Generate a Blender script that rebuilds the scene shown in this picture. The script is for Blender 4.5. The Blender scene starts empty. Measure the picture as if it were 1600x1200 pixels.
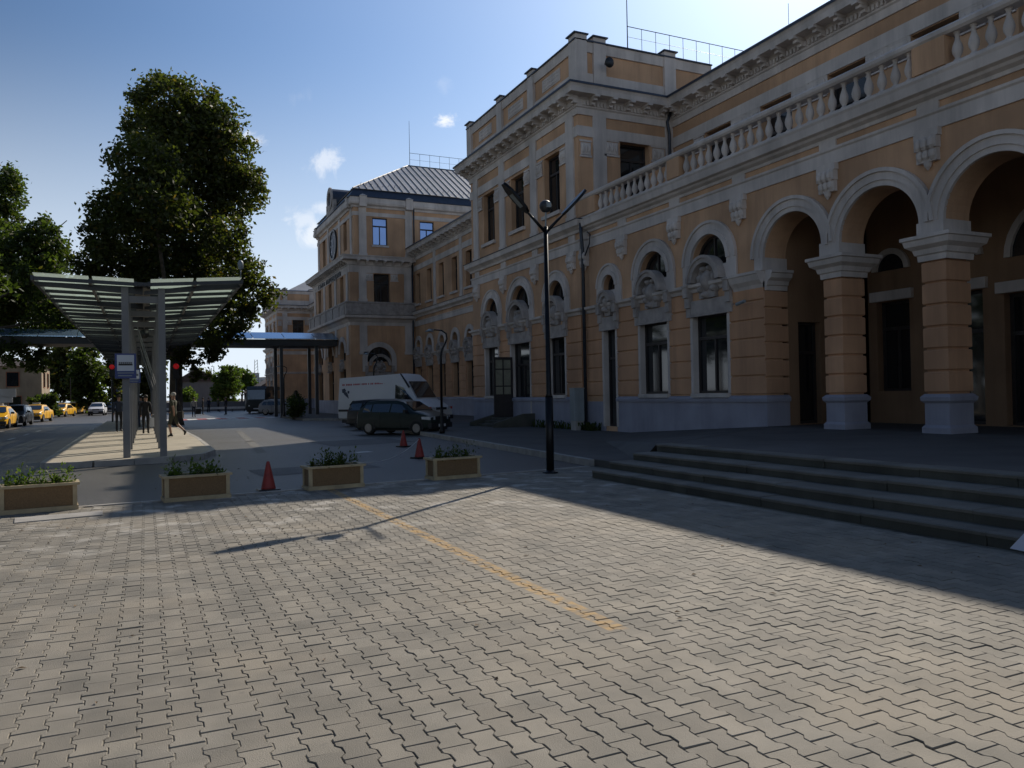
import bpy, math, random, bmesh
from mathutils import Vector, Matrix
random.seed(7)
scn = bpy.context.scene
C = bpy.data.collections.new('place'); scn.collection.children.link(C)

# ------------------------------------------------------------------ camera
YAW, PIT, ROL, FPX, EYE = 0.43569, 0.011448, -0.018998, 1230.6, 1.65
fw = Vector((math.sin(YAW)*math.cos(PIT), math.cos(YAW)*math.cos(PIT), math.sin(PIT)))
r0 = Vector((math.cos(YAW), -math.sin(YAW), 0)); u0 = r0.cross(fw)
rt = r0*math.cos(ROL)+u0*math.sin(ROL); up = -r0*math.sin(ROL)+u0*math.cos(ROL)
cd = bpy.data.cameras.new('camera'); cam = bpy.data.objects.new('camera', cd); C.objects.link(cam)
cam.matrix_world = Matrix(((rt.x, up.x, -fw.x, 0), (rt.y, up.y, -fw.y, 0), (rt.z, up.z, -fw.z, EYE), (0, 0, 0, 1)))
cd.sensor_width = 36; cd.lens = 36*FPX/1600; cd.clip_start = 0.05; cd.clip_end = 3000
scn.camera = cam
scn.view_settings.view_transform = 'Standard'; scn.view_settings.look = 'None'
scn.view_settings.exposure = 0.0; scn.view_settings.gamma = 1; scn.view_settings.use_curve_mapping = False

# ------------------------------------------------------------------ sun and sky
EL = math.radians(36.2); AZ = math.radians(48.0)            # azimuth from +Y towards +X
SUN = Vector((math.sin(AZ)*math.cos(EL), math.cos(AZ)*math.cos(EL), math.sin(EL)))
sl = bpy.data.lights.new('sun', 'SUN'); sl.energy = 4.6; sl.angle = math.radians(0.55); sl.color = (1.0, 0.91, 0.78)
so = bpy.data.objects.new('sun', sl); C.objects.link(so)
so.rotation_euler = SUN.to_track_quat('Z', 'Y').to_euler(); so.location = (30, 30, 60)
W = bpy.data.worlds.new('World'); scn.world = W; W.use_nodes = True
nt = W.node_tree; nt.nodes.clear()
def N(t, **k):
    n = nt.nodes.new(t)
    for a, b in k.items(): setattr(n, a, b)
    return n
def camray(x, y):
    return (fw + rt*((x-800)/FPX) - up*((y-600)/FPX)).normalized()
sky = N('ShaderNodeTexSky', sky_type='NISHITA', sun_disc=False, sun_elevation=EL, sun_rotation=AZ)
sky.air_density = 1.0; sky.dust_density = 0.9; sky.ozone_density = 1.6; sky.altitude = 200
tc = N('ShaderNodeTexCoord')
nz = N('ShaderNodeTexNoise'); nz.inputs['Scale'].default_value = 26; nz.inputs['Detail'].default_value = 10; nz.inputs['Roughness'].default_value = 0.62; nz.inputs['Distortion'].default_value = .6
nt.links.new(tc.outputs['Generated'], nz.inputs['Vector'])
acc = None
# a few small fair-weather clouds, (image direction, angular radius, density)
for (cx, cy, rr, dn) in ((402, 222, .026, .8), (512, 258, .028, .5), (695, 186, .016, .9), (488, 372, .03, .55), (470, 345, .022, .4), (505, 325, .014, .4), (30, 520, .03, .3), (470, 150, .02, .06), (690, 130, .02, .1)):
    d = camray(cx, cy)
    sub = N('ShaderNodeVectorMath', operation='SUBTRACT'); nt.links.new(tc.outputs['Generated'], sub.inputs[0]); sub.inputs[1].default_value = d
    mul = N('ShaderNodeVectorMath', operation='MULTIPLY'); nt.links.new(sub.outputs[0], mul.inputs[0]); mul.inputs[1].default_value = (1, 1, 1.35)
    ln = N('ShaderNodeVectorMath', operation='LENGTH'); nt.links.new(mul.outputs[0], ln.inputs[0])
    dv = N('ShaderNodeMath', operation='DIVIDE'); nt.links.new(ln.outputs['Value'], dv.inputs[0]); dv.inputs[1].default_value = rr
    ad = N('ShaderNodeMath', operation='SUBTRACT'); ad.inputs[0].default_value = 1.0; nt.links.new(dv.outputs[0], ad.inputs[1])
    n2 = N('ShaderNodeMath', operation='MULTIPLY_ADD'); nt.links.new(nz.outputs['Fac'], n2.inputs[0]); n2.inputs[1].default_value = 3.6; n2.inputs[2].default_value = -1.85
    ss = N('ShaderNodeMath', operation='ADD'); nt.links.new(ad.outputs[0], ss.inputs[0]); nt.links.new(n2.outputs[0], ss.inputs[1])
    mr = N('ShaderNodeMapRange', interpolation_type='SMOOTHSTEP'); nt.links.new(ss.outputs[0], mr.inputs[0])
    mr.inputs[1].default_value = 0.05; mr.inputs[2].default_value = 0.9; mr.inputs[3].default_value = 0; mr.inputs[4].default_value = dn
    if acc is None: acc = mr.outputs[0]
    else:
        mx = N('ShaderNodeMath', operation='MAXIMUM'); nt.links.new(acc, mx.inputs[0]); nt.links.new(mr.outputs[0], mx.inputs[1]); acc = mx.outputs[0]
# haze: the sky whitens towards the horizon and towards the sun
nv = N('ShaderNodeVectorMath', operation='NORMALIZE'); nt.links.new(tc.outputs['Generated'], nv.inputs[0])
sx = N('ShaderNodeSeparateXYZ'); nt.links.new(nv.outputs[0], sx.inputs[0])
def mrange(sock, a, b, c, d, it='SMOOTHSTEP'):
    n = N('ShaderNodeMapRange', interpolation_type=it); nt.links.new(sock, n.inputs[0]); n.inputs[1].default_value = a; n.inputs[2].default_value = b; n.inputs[3].default_value = c; n.inputs[4].default_value = d; return n.outputs[0]
dt = N('ShaderNodeVectorMath', operation='DOT_PRODUCT'); nt.links.new(nv.outputs[0], dt.inputs[0]); dt.inputs[1].default_value = SUN
glow = mrange(dt.outputs['Value'], .45, 1.0, 1.0, 1.9)
gs = N('ShaderNodeVectorMath', operation='SCALE'); nt.links.new(sky.outputs[0], gs.inputs[0]); nt.links.new(glow, gs.inputs['Scale'])
tint = N('ShaderNodeVectorMath', operation='MULTIPLY'); nt.links.new(gs.outputs[0], tint.inputs[0]); tint.inputs[1].default_value = (.80, .98, 1.16)
hzf = mrange(sx.outputs['Z'], 0.0, .42, .92, 0.0)
hz = N('ShaderNodeMixRGB'); nt.links.new(hzf, hz.inputs[0]); nt.links.new(tint.outputs[0], hz.inputs[1]); hz.inputs[2].default_value = (15.2, 16.9, 19.0, 1)
mixc = N('ShaderNodeMixRGB'); nt.links.new(acc, mixc.inputs[0]); nt.links.new(hz.outputs[0], mixc.inputs[1]); mixc.inputs[2].default_value = (19, 19.2, 19.6, 1)
bg = N('ShaderNodeBackground'); bg.inputs[1].default_value = 0.056
nt.links.new(mixc.outputs[0], bg.inputs[0])
ow = N('ShaderNodeOutputWorld'); nt.links.new(bg.outputs[0], ow.inputs[0])

# ------------------------------------------------------------------ materials
MATS = {}
def mat(name, col, rough=0.8, var=0.12, vscale=1.5, bump=0.0, bscale=40, metal=0.0, spec=0.5, col2=None, grime=0.0, islands=0.0, emit=None, coat=0.0):
    m = bpy.data.materials.new(name); m.use_nodes = True; t = m.node_tree; b = t.nodes['Principled BSDF']
    b.inputs['Roughness'].default_value = rough; b.inputs['Metallic'].default_value = metal; b.inputs['Specular IOR Level'].default_value = spec
    if coat: b.inputs['Coat Weight'].default_value = coat; b.inputs['Coat Roughness'].default_value = 0.05
    tcn = t.nodes.new('ShaderNodeTexCoord'); geo = t.nodes.new('ShaderNodeNewGeometry')
    n1 = t.nodes.new('ShaderNodeTexNoise'); n1.inputs['Scale'].default_value = vscale; n1.inputs['Detail'].default_value = 6
    t.links.new(geo.outputs['Position'], n1.inputs['Vector'])
    r = t.nodes.new('ShaderNodeValToRGB'); r.color_ramp.elements[0].position = .3; r.color_ramp.elements[1].position = .7
    c2 = col2 or tuple(c*(1-var*1.6) for c in col)
    r.color_ramp.elements[0].color = (*c2, 1); r.color_ramp.elements[1].color = (*[min(1, c*(1+var*.6)) for c in col], 1)
    t.links.new(n1.outputs['Fac'], r.inputs[0]); out = r.outputs[0]
    if grime:
        n3 = t.nodes.new('ShaderNodeTexNoise'); n3.inputs['Scale'].default_value = .6; n3.inputs['Detail'].default_value = 8; n3.inputs['Roughness'].default_value = .7
        mp = t.nodes.new('ShaderNodeMapping'); mp.inputs['Scale'].default_value = (2.6, 2.6, .22)
        t.links.new(geo.outputs['Position'], mp.inputs[0]); t.links.new(mp.outputs[0], n3.inputs['Vector'])
        mr = t.nodes.new('ShaderNodeMapRange'); mr.inputs[1].default_value = .45; mr.inputs[2].default_value = .75; mr.inputs[3].default_value = 0; mr.inputs[4].default_value = grime
        t.links.new(n3.outputs['Fac'], mr.inputs[0])
        mx = t.nodes.new('ShaderNodeMixRGB'); t.links.new(mr.outputs[0], mx.inputs[0]); t.links.new(out, mx.inputs[1]); mx.inputs[2].default_value = (*[c*.45 for c in col], 1); out = mx.outputs[0]
    if islands:
        oi = t.nodes.new('ShaderNodeObjectInfo')
        a = t.nodes.new('ShaderNodeMath'); a.operation = 'ADD'; t.links.new(geo.outputs['Random Per Island'], a.inputs[0]); t.links.new(oi.outputs['Random'], a.inputs[1])
        f = t.nodes.new('ShaderNodeMath'); f.operation = 'FRACT'; t.links.new(a.outputs[0], f.inputs[0])
        mr = t.nodes.new('ShaderNodeMapRange'); mr.inputs[3].default_value = 1-islands; mr.inputs[4].default_value = 1+islands*.7; t.links.new(f.outputs[0], mr.inputs[0])
        vm = t.nodes.new('ShaderNodeVectorMath'); vm.operation = 'SCALE'; t.links.new(out, vm.inputs[0]); t.links.new(mr.outputs[0], vm.inputs['Scale']); out = vm.outputs[0]
        m['rnd'] = 1
    t.links.new(out, b.inputs['Base Color'])
    if bump:
        n2 = t.nodes.new('ShaderNodeTexNoise'); n2.inputs['Scale'].default_value = bscale; n2.inputs['Detail'].default_value = 5
        t.links.new(geo.outputs['Position'], n2.inputs['Vector'])
        bp = t.nodes.new('ShaderNodeBump'); bp.inputs['Strength'].default_value = bump; bp.inputs['Distance'].default_value = .02
        t.links.new(n2.outputs['Fac'], bp.inputs['Height']); t.links.new(bp.outputs[0], b.inputs['Normal'])
    if emit: b.inputs['Emission Color'].default_value = (*emit[0], 1); b.inputs['Emission Strength'].default_value = emit[1]
    MATS[name] = m; return m
OR = mat('apricot_render', (.64, .39, .225), .85, .2, .45, .25, 60, grime=.6)
OR2 = mat('rusticated_render', (.60, .335, .185), .85, .2, .45, .25, 60, grime=.6)
INW = mat('shade_darkened_inner_render', (.30, .18, .10), .85, .14, .7, .25, 60, grime=.5)  # render colour darkened to paint in the shade inside the arcade
WH = mat('pale_stucco_trim', (.66, .59, .53), .8, .16, .8, .2, 50, grime=.65)
WR = mat('weathered_stone_trim', (.44, .39, .35), .85, .2, 3, .3, 50, grime=.5)
PL = mat('grey_blue_plinth', (.33, .33, .385), .8, .10, 1.2, .2, 40, grime=.4)
DW = mat('dark_window_wood', (.035, .028, .026), .5, .2, 5)
IR = mat('black_iron', (.015, .016, .018), .4, .2, 8, metal=.6)
DPI = mat('downpipe_metal', (.05, .06, .075), .45, .2, 3, metal=.5)
ROF = mat('zinc_roof_sheet', (.36, .35, .34), .45, .12, 2, metal=.35, islands=.10)
SEA = mat('roof_seam', (.10, .10, .11), .5, .1, 2, metal=.5)
FLA = mat('dark_blue_flashing', (.045, .06, .09), .45, .15, 3, metal=.3)
GL = mat('window_glass', (.012, .016, .02), .05, .2, .5, spec=.8)
GLB = mat('sky_tinted_glass', (.22, .34, .62), .06, .1, .5, spec=1.0, metal=.85)  # blue base colour paints in the sky reflected by these panes
DARK = mat('dark_interior', (.02, .02, .022), .9, .2)
ASP = mat('asphalt', (.082, .076, .068), .48, .14, .35, .5, 160, grime=.15, spec=.5)
SID = mat('sidewalk_asphalt', (.10, .094, .085), .75, .18, .8, .4, 90, grime=.3)
ISL = mat('island_paving', (.40, .35, .27), .75, .12, 1.5, .3, 60, grime=.2)
KRB = mat('kerb_concrete', (.36, .34, .31), .8, .15, 3, .3, 60, islands=.12)
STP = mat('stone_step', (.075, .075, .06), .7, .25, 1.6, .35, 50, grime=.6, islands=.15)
TRD = mat('worn_skylit_tread', (.165, .155, .13), .65, .25, 1.6, .35, 50, grime=.5, islands=.15)  # treads paler than risers: skylight on top faces put into the colour, plus wear
LND = mat('landing_paving', (.095, .09, .082), .75, .2, 1.0, .3, 60)
SND = mat('joint_sand', (.30, .27, .21), .95, .1, 1.1, .5, 200, col2=(.085, .075, .06))
GRS = mat('grass_verge', (.05, .075, .02), .9, .3, 3, .5, 30)
GRD = mat('far_ground', (.13, .12, .10), .9, .2, .05)
STE = mat('grey_steel', (.17, .17, .17), .5, .12, 2, metal=.25, grime=.2)
STD = mat('dark_steel', (.045, .05, .055), .5, .15, 2, metal=.3)
CBX = mat('cabinet_paint', (.26, .30, .31), .5, .1, 2, grime=.3)
def paver_mat():
    m = mat('paver_concrete', (.235, .210, .170), .80, .10, 2.2, .35, 170, col2=(.165, .152, .125), islands=.20)
    t = m.node_tree; b = t.nodes['Principled BSDF']; src = b.inputs['Base Color'].links[0].from_socket
    geo = t.nodes.new('ShaderNodeNewGeometry'); sp = t.nodes.new('ShaderNodeSeparateXYZ'); t.links.new(geo.outputs['Position'], sp.inputs[0])
    def rng(sock, a, bb, c, d):
        x = t.nodes.new('ShaderNodeMapRange'); x.interpolation_type = 'SMOOTHSTEP'; x.inputs[1].default_value = a; x.inputs[2].default_value = bb
        x.inputs[3].default_value = c; x.inputs[4].default_value = d; t.links.new(sock, x.inputs[0]); return x.outputs[0]
    def mul(a, c):
        x = t.nodes.new('ShaderNodeMath'); x.operation = 'MULTIPLY'
        t.links.new(a, x.inputs[0])
        if isinstance(c, float): x.inputs[1].default_value = c
        else: t.links.new(c, x.inputs[1])
        return x.outputs[0]
    def noise(s, det=5):
        n = t.nodes.new('ShaderNodeTexNoise'); n.inputs['Scale'].default_value = s; n.inputs['Detail'].default_value = det; t.links.new(geo.outputs['Position'], n.inputs['Vector']); return n.outputs['Fac']
    # large stains and pale cement bloom
    st = rng(noise(.55, 7), .45, .7, 0, .5)
    mx = t.nodes.new('ShaderNodeMixRGB'); t.links.new(st, mx.inputs[0]); t.links.new(src, mx.inputs[1]); mx.inputs[2].default_value = (.30, .255, .19, 1)
    bl = mul(rng(noise(1.9, 7), .52, .66, 0, .75), rng(sp.outputs['Y'], 7, 13, .12, 1))
    mb = t.nodes.new('ShaderNodeMixRGB'); t.links.new(bl, mb.inputs[0]); t.links.new(mx.outputs[0], mb.inputs[1]); mb.inputs[2].default_value = (.46, .43, .38, 1)
    dk = rng(noise(14, 3), .66, .74, 0, .35)
    md = t.nodes.new('ShaderNodeMixRGB'); t.links.new(dk, md.inputs[0]); t.links.new(mb.outputs[0], md.inputs[1]); md.inputs[2].default_value = (.12, .11, .10, 1)
    # worn yellow painted line
    a1 = rng(sp.outputs['X'], 2.865, 2.885, 0, 1); a2 = rng(sp.outputs['X'], 3.015, 3.035, 1, 0)
    c1 = rng(sp.outputs['Y'], 4.62, 4.70, 0, 1); wr = rng(noise(9, 6), .38, .62, .15, .85)
    y = mul(mul(mul(a1, a2), c1), wr)
    my = t.nodes.new('ShaderNodeMixRGB'); t.links.new(y, my.inputs[0]); t.links.new(md.outputs[0], my.inputs[1]); my.inputs[2].default_value = (.46, .28, .09, 1)
    t.links.new(my.outputs[0], b.inputs['Base Color'])
    return m
PAV = paver_mat()
def leafmat(name, a, b2, br):
    m = bpy.data.materials.new(name); m.use_nodes = True; t = m.node_tree; t.nodes.clear()
    geo = t.nodes.new('ShaderNodeNewGeometry'); r = t.nodes.new('ShaderNodeValToRGB')
    e = r.color_ramp.elements; e[0].color = (*a, 1); e[1].color = (*b2, 1); e[1].position = .8; x = e.new(.93); x.color = (*b2, 1); x = e.new(1.0); x.color = (*br, 1)
    t.links.new(geo.outputs['Random Per Island'], r.inputs[0])
    d = t.nodes.new('ShaderNodeBsdfPrincipled'); d.inputs['Roughness'].default_value = .55; d.inputs['Specular IOR Level'].default_value = .3
    tr = t.nodes.new('ShaderNodeBsdfTranslucent'); mx = t.nodes.new('ShaderNodeMixShader'); mx.inputs[0].default_value = .48
    sc = t.nodes.new('ShaderNodeVectorMath'); sc.operation = 'MULTIPLY'; sc.inputs[1].default_value = (1.7, 1.9, .7)
    t.links.new(r.outputs[0], d.inputs['Base Color']); t.links.new(r.outputs[0], sc.inputs[0]); t.links.new(sc.outputs[0], tr.inputs['Color'])
    o = t.nodes.new('ShaderNodeOutputMaterial'); t.links.new(d.outputs[0], mx.inputs[1]); t.links.new(tr.outputs[0], mx.inputs[2]); t.links.new(mx.outputs[0], o.inputs[0]); return m
LF1 = leafmat('plane_tree_leaf', (.032, .042, .012), (.066, .074, .02), (.13, .08, .02))
LF2 = leafmat('green_leaf', (.028, .042, .012), (.058, .08, .02), (.11, .09, .03))
LF3 = leafmat('bright_leaf', (.045, .075, .018), (.085, .12, .03), (.15, .13, .04))
BRK = mat('bark', (.10, .08, .06), .9, .3, 4, .6, 20)
def translucent(name, col, mixf=.5):
    m = bpy.data.materials.new(name); m.use_nodes = True; t = m.node_tree; b = t.nodes['Principled BSDF']; b.inputs['Base Color'].default_value = (*col, 1); b.inputs['Roughness'].default_value = .3
    o = t.nodes['Material Output']; tr = t.nodes.new('ShaderNodeBsdfTranslucent'); tr.inputs[0].default_value = (*col, 1)
    mx = t.nodes.new('ShaderNodeMixShader'); mx.inputs[0].default_value = mixf; t.links.new(b.outputs[0], mx.inputs[1]); t.links.new(tr.outputs[0], mx.inputs[2]); t.links.new(mx.outputs[0], o.inputs[0]); return m
PNL = translucent('frosted_roof_panel', (.62, .68, .62), .70)
_t = PNL.node_tree; _o = _t.nodes['Material Output']; _src = _o.inputs[0].links[0].from_socket; _tp = _t.nodes.new('ShaderNodeBsdfTransparent'); _tp.inputs[0].default_value = (.85, .9, .85, 1)
_m = _t.nodes.new('ShaderNodeMixShader'); _m.inputs[0].default_value = .55; _t.links.new(_src, _m.inputs[1]); _t.links.new(_tp.outputs[0], _m.inputs[2]); _t.links.new(_m.outputs[0], _o.inputs[0])

# ------------------------------------------------------------------ mesh builder
class MB:
    def __init__(s): s.v = []; s.f = []
    def add(s, vs, fs):
        b = len(s.v); s.v += [tuple(v) for v in vs]; s.f += [tuple(b+i for i in f) for f in fs]
    def box(s, x0, x1, y0, y1, z0, z1, M=None):
        vs = [Vector((x, y, z)) for z in (z0, z1) for y in (y0, y1) for x in (x0, x1)]
        if M: vs = [M @ v for v in vs]
        s.add(vs, [(0, 2, 3, 1), (4, 5, 7, 6), (0, 1, 5, 4), (2, 6, 7, 3), (0, 4, 6, 2), (1, 3, 7, 5)])
    def fb(s, F, u0_, u1_, n0, n1, z0, z1):
        vs = [F.P(u, n, z) for z in (z0, z1) for n in (n0, n1) for u in (u0_, u1_)]
        s.add(vs, [(0, 2, 3, 1), (4, 5, 7, 6), (0, 1, 5, 4), (2, 6, 7, 3), (0, 4, 6, 2), (1, 3, 7, 5)])
    def prism(s, a, b):
        n = len(a); s.add(list(a)+list(b), [tuple(range(n))[::-1], tuple(range(n, 2*n))]+[(i, (i+1) % n, n+(i+1) % n, n+i) for i in range(n)])
    def tube(s, pts, r, n=8, r2=None, cap=True):
        pts = [Vector(p) for p in pts]; k = len(pts); rings = []
        for i, p in enumerate(pts):
            d = (pts[min(i+1, k-1)]-pts[max(i-1, 0)]).normalized()
            a = d.cross(Vector((0, 0, 1)) if abs(d.z) < .9 else Vector((1, 0, 0))).normalized(); b = d.cross(a)
            rr = r[i] if isinstance(r, (list, tuple)) else (r if r2 is None else r+(r2-r)*i/(k-1))
            rings.append([p+a*(rr*math.cos(2*math.pi*j/n))+b*(rr*math.sin(2*math.pi*j/n)) for j in range(n)])
        vs = [v for q in rings for v in q]; fs = []
        for i in range(k-1):
            for j in range(n): fs.append((i*n+j, i*n+(j+1) % n, (i+1)*n+(j+1) % n, (i+1)*n+j))
        if cap: fs += [tuple(range(n))[::-1], tuple(range((k-1)*n, k*n))]
        s.add(vs, fs)
    def lathe(s, prof, n=12, c=(0, 0, 0), M=None):
        vs = []; fs = []
        for r, z in prof:
            for j in range(n):
                v = Vector((c[0]+r*math.cos(2*math.pi*j/n), c[1]+r*math.sin(2*math.pi*j/n), c[2]+z)); vs.append(M @ v if M else v)
        k = len(prof)
        for i in range(k-1):
            for j in range(n): fs.append((i*n+j, i*n+(j+1) % n, (i+1)*n+(j+1) % n, (i+1)*n+j))
        fs += [tuple(range(n))[::-1], tuple(range((k-1)*n, k*n))]
        s.add(vs, fs)
    def sweep(s, path, prof, side=1, closed=False):
        """path: list of (x,y); prof: list of (n,z) closed polygon; n is the offset to the 'side' of the path"""
        P = [Vector((p[0], p[1])) for p in path]; k = len(P); dirs = []
        for i in range(k if closed else k-1): dirs.append((P[(i+1) % k]-P[i]).normalized())
        offs = []
        for i in range(k):
            if closed: d0, d1 = dirs[i-1], dirs[i]
            else: d0 = dirs[max(i-1, 0)]; d1 = dirs[min(i, k-2)]
            n0 = Vector((-d0.y, d0.x))*side; n1 = Vector((-d1.y, d1.x))*side
            m = (n0+n1); m = m/m.dot(n0) if m.length > 1e-6 else n0; offs.append(m)
        q = len(prof); vs = []
        for i in range(k):
            for (n, z) in prof: vs.append((P[i].x+offs[i].x*n, P[i].y+offs[i].y*n, z))
        fs = []
        for i in range(k if closed else k-1):
            for j in range(q):
                a = i*q+j; b = i*q+(j+1) % q; c2 = ((i+1) % k)*q+(j+1) % q; d = ((i+1) % k)*q+j; fs.append((a, b, c2, d))
        if not closed: fs += [tuple(range(q))[::-1], tuple(range((k-1)*q, k*q))]
        s.add(vs, fs)
    def ring(s, F, uc, zs, r0_, r1_, n0, n1, seg=20, a0=0.0, a1=math.pi):
        vs = []
        for i in range(seg+1):
            a = a0+(a1-a0)*i/seg; c_, s_ = math.cos(a), math.sin(a)
            for (r, n) in ((r0_, n0), (r1_, n0), (r1_, n1), (r0_, n1)): vs.append(F.P(uc+r*c_, n, zs+r*s_))
        fs = [(0, 1, 2, 3), tuple(seg*4+j for j in (3, 2, 1, 0))]
        for i in range(seg):
            for j in range(4): fs.append((i*4+j, i*4+(j+1) % 4, (i+1)*4+(j+1) % 4, (i+1)*4+j))
        s.add(vs, fs)
    def spandrel(s, F, uc, w, zs, zt, n0, n1, seg=16):
        r = w/2
        for i in range(seg):
            a, b = math.pi*i/seg, math.pi*(i+1)/seg
            ua, ub = uc+r*math.cos(a), uc+r*math.cos(b); za, zb = zs+r*math.sin(a), zs+r*math.sin(b)
            A = [F.P(ua, n0, za), F.P(ub, n0, zb), F.P(ub, n0, zt), F.P(ua, n0, zt)]
            B = [F.P(ua, n1, za), F.P(ub, n1, zb), F.P(ub, n1, zt), F.P(ua, n1, zt)]
            s.add(A+B, [(0, 1, 2, 3), (4, 7, 6, 5), (0, 4, 5, 1), (3, 2, 6, 7)])
    def mesh(s, name, m, smooth=False):
        me = bpy.data.meshes.new(name); me.from_pydata(s.v, [], s.f); me.validate(verbose=False)
        for mm in (m if isinstance(m, (list, tuple)) else [m]): me.materials.append(mm)
        if smooth: me.polygons.foreach_set('use_smooth', [True]*len(me.polygons))
        me.update(); return me
class Fr:
    """facade frame: u along the wall, n outward, z up"""
    def __init__(s, O, U, Nn): s.O = Vector(O); s.U = Vector(U); s.N = Vector(Nn)
    def P(s, u, n, z): return s.O+s.U*u+s.N*n+Vector((0, 0, z))
    def M(s, u, n, z):
        yv = -s.N; xv = yv.cross(Vector((0, 0, 1))); p = s.P(u, n, z)
        return Matrix(((xv.x, yv.x, 0, p.x), (xv.y, yv.y, 0, p.y), (xv.z, yv.z, 1, p.z), (0, 0, 0, 1)))
LF = Fr((0, 0, 0), (1, 0, 0), (0, -1, 0))                     # local frame for shared parts: x=u, -y outward

BASE = {}
def tagp(o, label=None, cat=None, group=None, kind=None):
    if label: o['label'] = label
    if cat: o['category'] = cat
    if group: o['group'] = group
    if kind: o['kind'] = kind
    return o
def thing(name, label, cat, loc=(0, 0, 0), rz=0.0, group=None, world_parts=False):
    o = bpy.data.objects.new(name, None); C.objects.link(o); o.location = loc; o.rotation_euler = (0, 0, rz); o.empty_display_size = .3
    tagp(o, label, cat, group)
    if world_parts: BASE[o.name] = Matrix.Translation(Vector(loc)).inverted()
    return o
def link(o, parent):
    C.objects.link(o)
    if parent is not None:
        o.parent = parent
        if parent.name in BASE: o.matrix_parent_inverse = BASE[parent.name]
    return o
def part(name, mb, m, parent=None, smooth=False, label=None, kind=None):
    me = mb.mesh(name, m, smooth) if isinstance(mb, MB) else mb
    o = bpy.data.objects.new(name, me); link(o, parent)
    return tagp(o, label, None, None, kind)
def place(name, me, M, parent, label=None):
    o = bpy.data.objects.new(name, me); link(o, parent); o.matrix_basis = M
    if label: o['label'] = label
    return o
def struct(name, mb, m, smooth=False):
    o = part(name, mb, m, None, smooth); o['kind'] = 'structure'; return o
def single(name, mb, m, label, cat, group=None, loc=(0, 0, 0), rz=0, smooth=False, kind=None):
    o = part(name, mb, m, None, smooth); o.location = loc; o.rotation_euler = (0, 0, rz); return tagp(o, label, cat, group, kind)
def dup(root, loc, rz=None, label=None, scale=None):
    r = root.copy(); C.objects.link(r); r.location = loc
    if rz is not None: r.rotation_euler = (0, 0, rz)
    if label: r['label'] = label
    if scale: r.scale = scale
    for ch in [o for o in CH.get(root.name, [])]:
        c = ch.copy(); C.objects.link(c); c.parent = r
        for g in CH.get(ch.name, []):
            d = g.copy(); C.objects.link(d); d.parent = c
    return r
CH = {}
def reg(parent):
    """index children once, for dup()"""
    CH.clear()
    for o in C.objects:
        if o.parent: CH.setdefault(o.parent.name, []).append(o)

# ------------------------------------------------------------------ ground
m = MB(); m.add([(-900, -300, -.16), (900, -300, -.16), (900, 1500, -.16), (-900, 1500, -.16)], [(0, 1, 2, 3)]); struct('ground', m, GRD)
KS = 0.105
def ky(x): return 14.16+KS*x                                         # near kerb of the asphalt
m = MB(); m.add([(-60, ky(-60), -.004), (8.86, ky(8.86), -.004), (9.2, 19, -.004), (9.85, 27.3, -.004), (10.3, 33, -.004), (10.7, 40, -.004), (11.0, 47, -.004), (12.3, 53, -.004), (9.9, 56, -.004), (9.9, 66, -.004), (11.2, 74, -.004), (12.5, 82, -.004), (12.5, 130, -.004), (-8, 130, -.004), (-10.5, 120, -.004), (-10.5, 60, -.004), (-60, 60, -.004)], [tuple(range(17))])
struct('road', m, ASP)
m = MB(); m.add([(-14, -6, -.008), (9.6, -6, -.008), (9.6, ky(9.6), -.008), (-14, ky(-14), -.008)], [(0, 1, 2, 3)]); struct('paving_bed', m, SND)
# sidewalk along the station
edge = [(8.86, 13.14), (8.86, ky(8.86)), (9.2, 19), (9.85, 27.3), (10.3, 33), (10.7, 40), (11.0, 47), (12.3, 53), (9.9, 56), (9.9, 66), (11.2, 74), (12.5, 82), (12.5, 130)]
back = [(24, 130), (24, 13.14)]
m = MB(); P = [(x+.14, y) for x, y in edge]+back
m.prism([(x, y, -.15) for x, y in P], [(x, y, .146) for x, y in P]); sw = struct('sidewalk', m, SID)
def kerbrun(name, pts, h, w, side, L=1.0, parent=None, z0=-.12):
    for i in range(len(pts)-1):
        a, b = Vector(pts[i]), Vector(pts[i+1]); d = b-a; n = max(1, round(d.length/L)); d.normalize(); s = d.orthogonal()*side if False else Vector((-d.y, d.x))*side
        st = (b-a).length/n
        for k in range(n):
            p = a+d*(k*st+.006); q = a+d*((k+1)*st-.006); mm = MB(); j = random.uniform(-.004, .004)
            A = [p, q, q+s*w, p+s*w]
            mm.prism([(v.x, v.y, z0) for v in A], [(v.x, v.y, h+j) for v in A]); part(name, mm, KRB, parent)
kerbrun('kerb_stone', edge[1:9], .152, .14, -1, 1.0, sw)
# flush kerb strip between pavers and asphalt
ks = struct('kerb_strip', MB(), KRB)
a = (-14, ky(-14)-.10); b = (8.85, ky(8.85)-.10)
kerbrun('kerb_stone', [a, b], .012, .10, 1, 1.0, ks, -.06)

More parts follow.
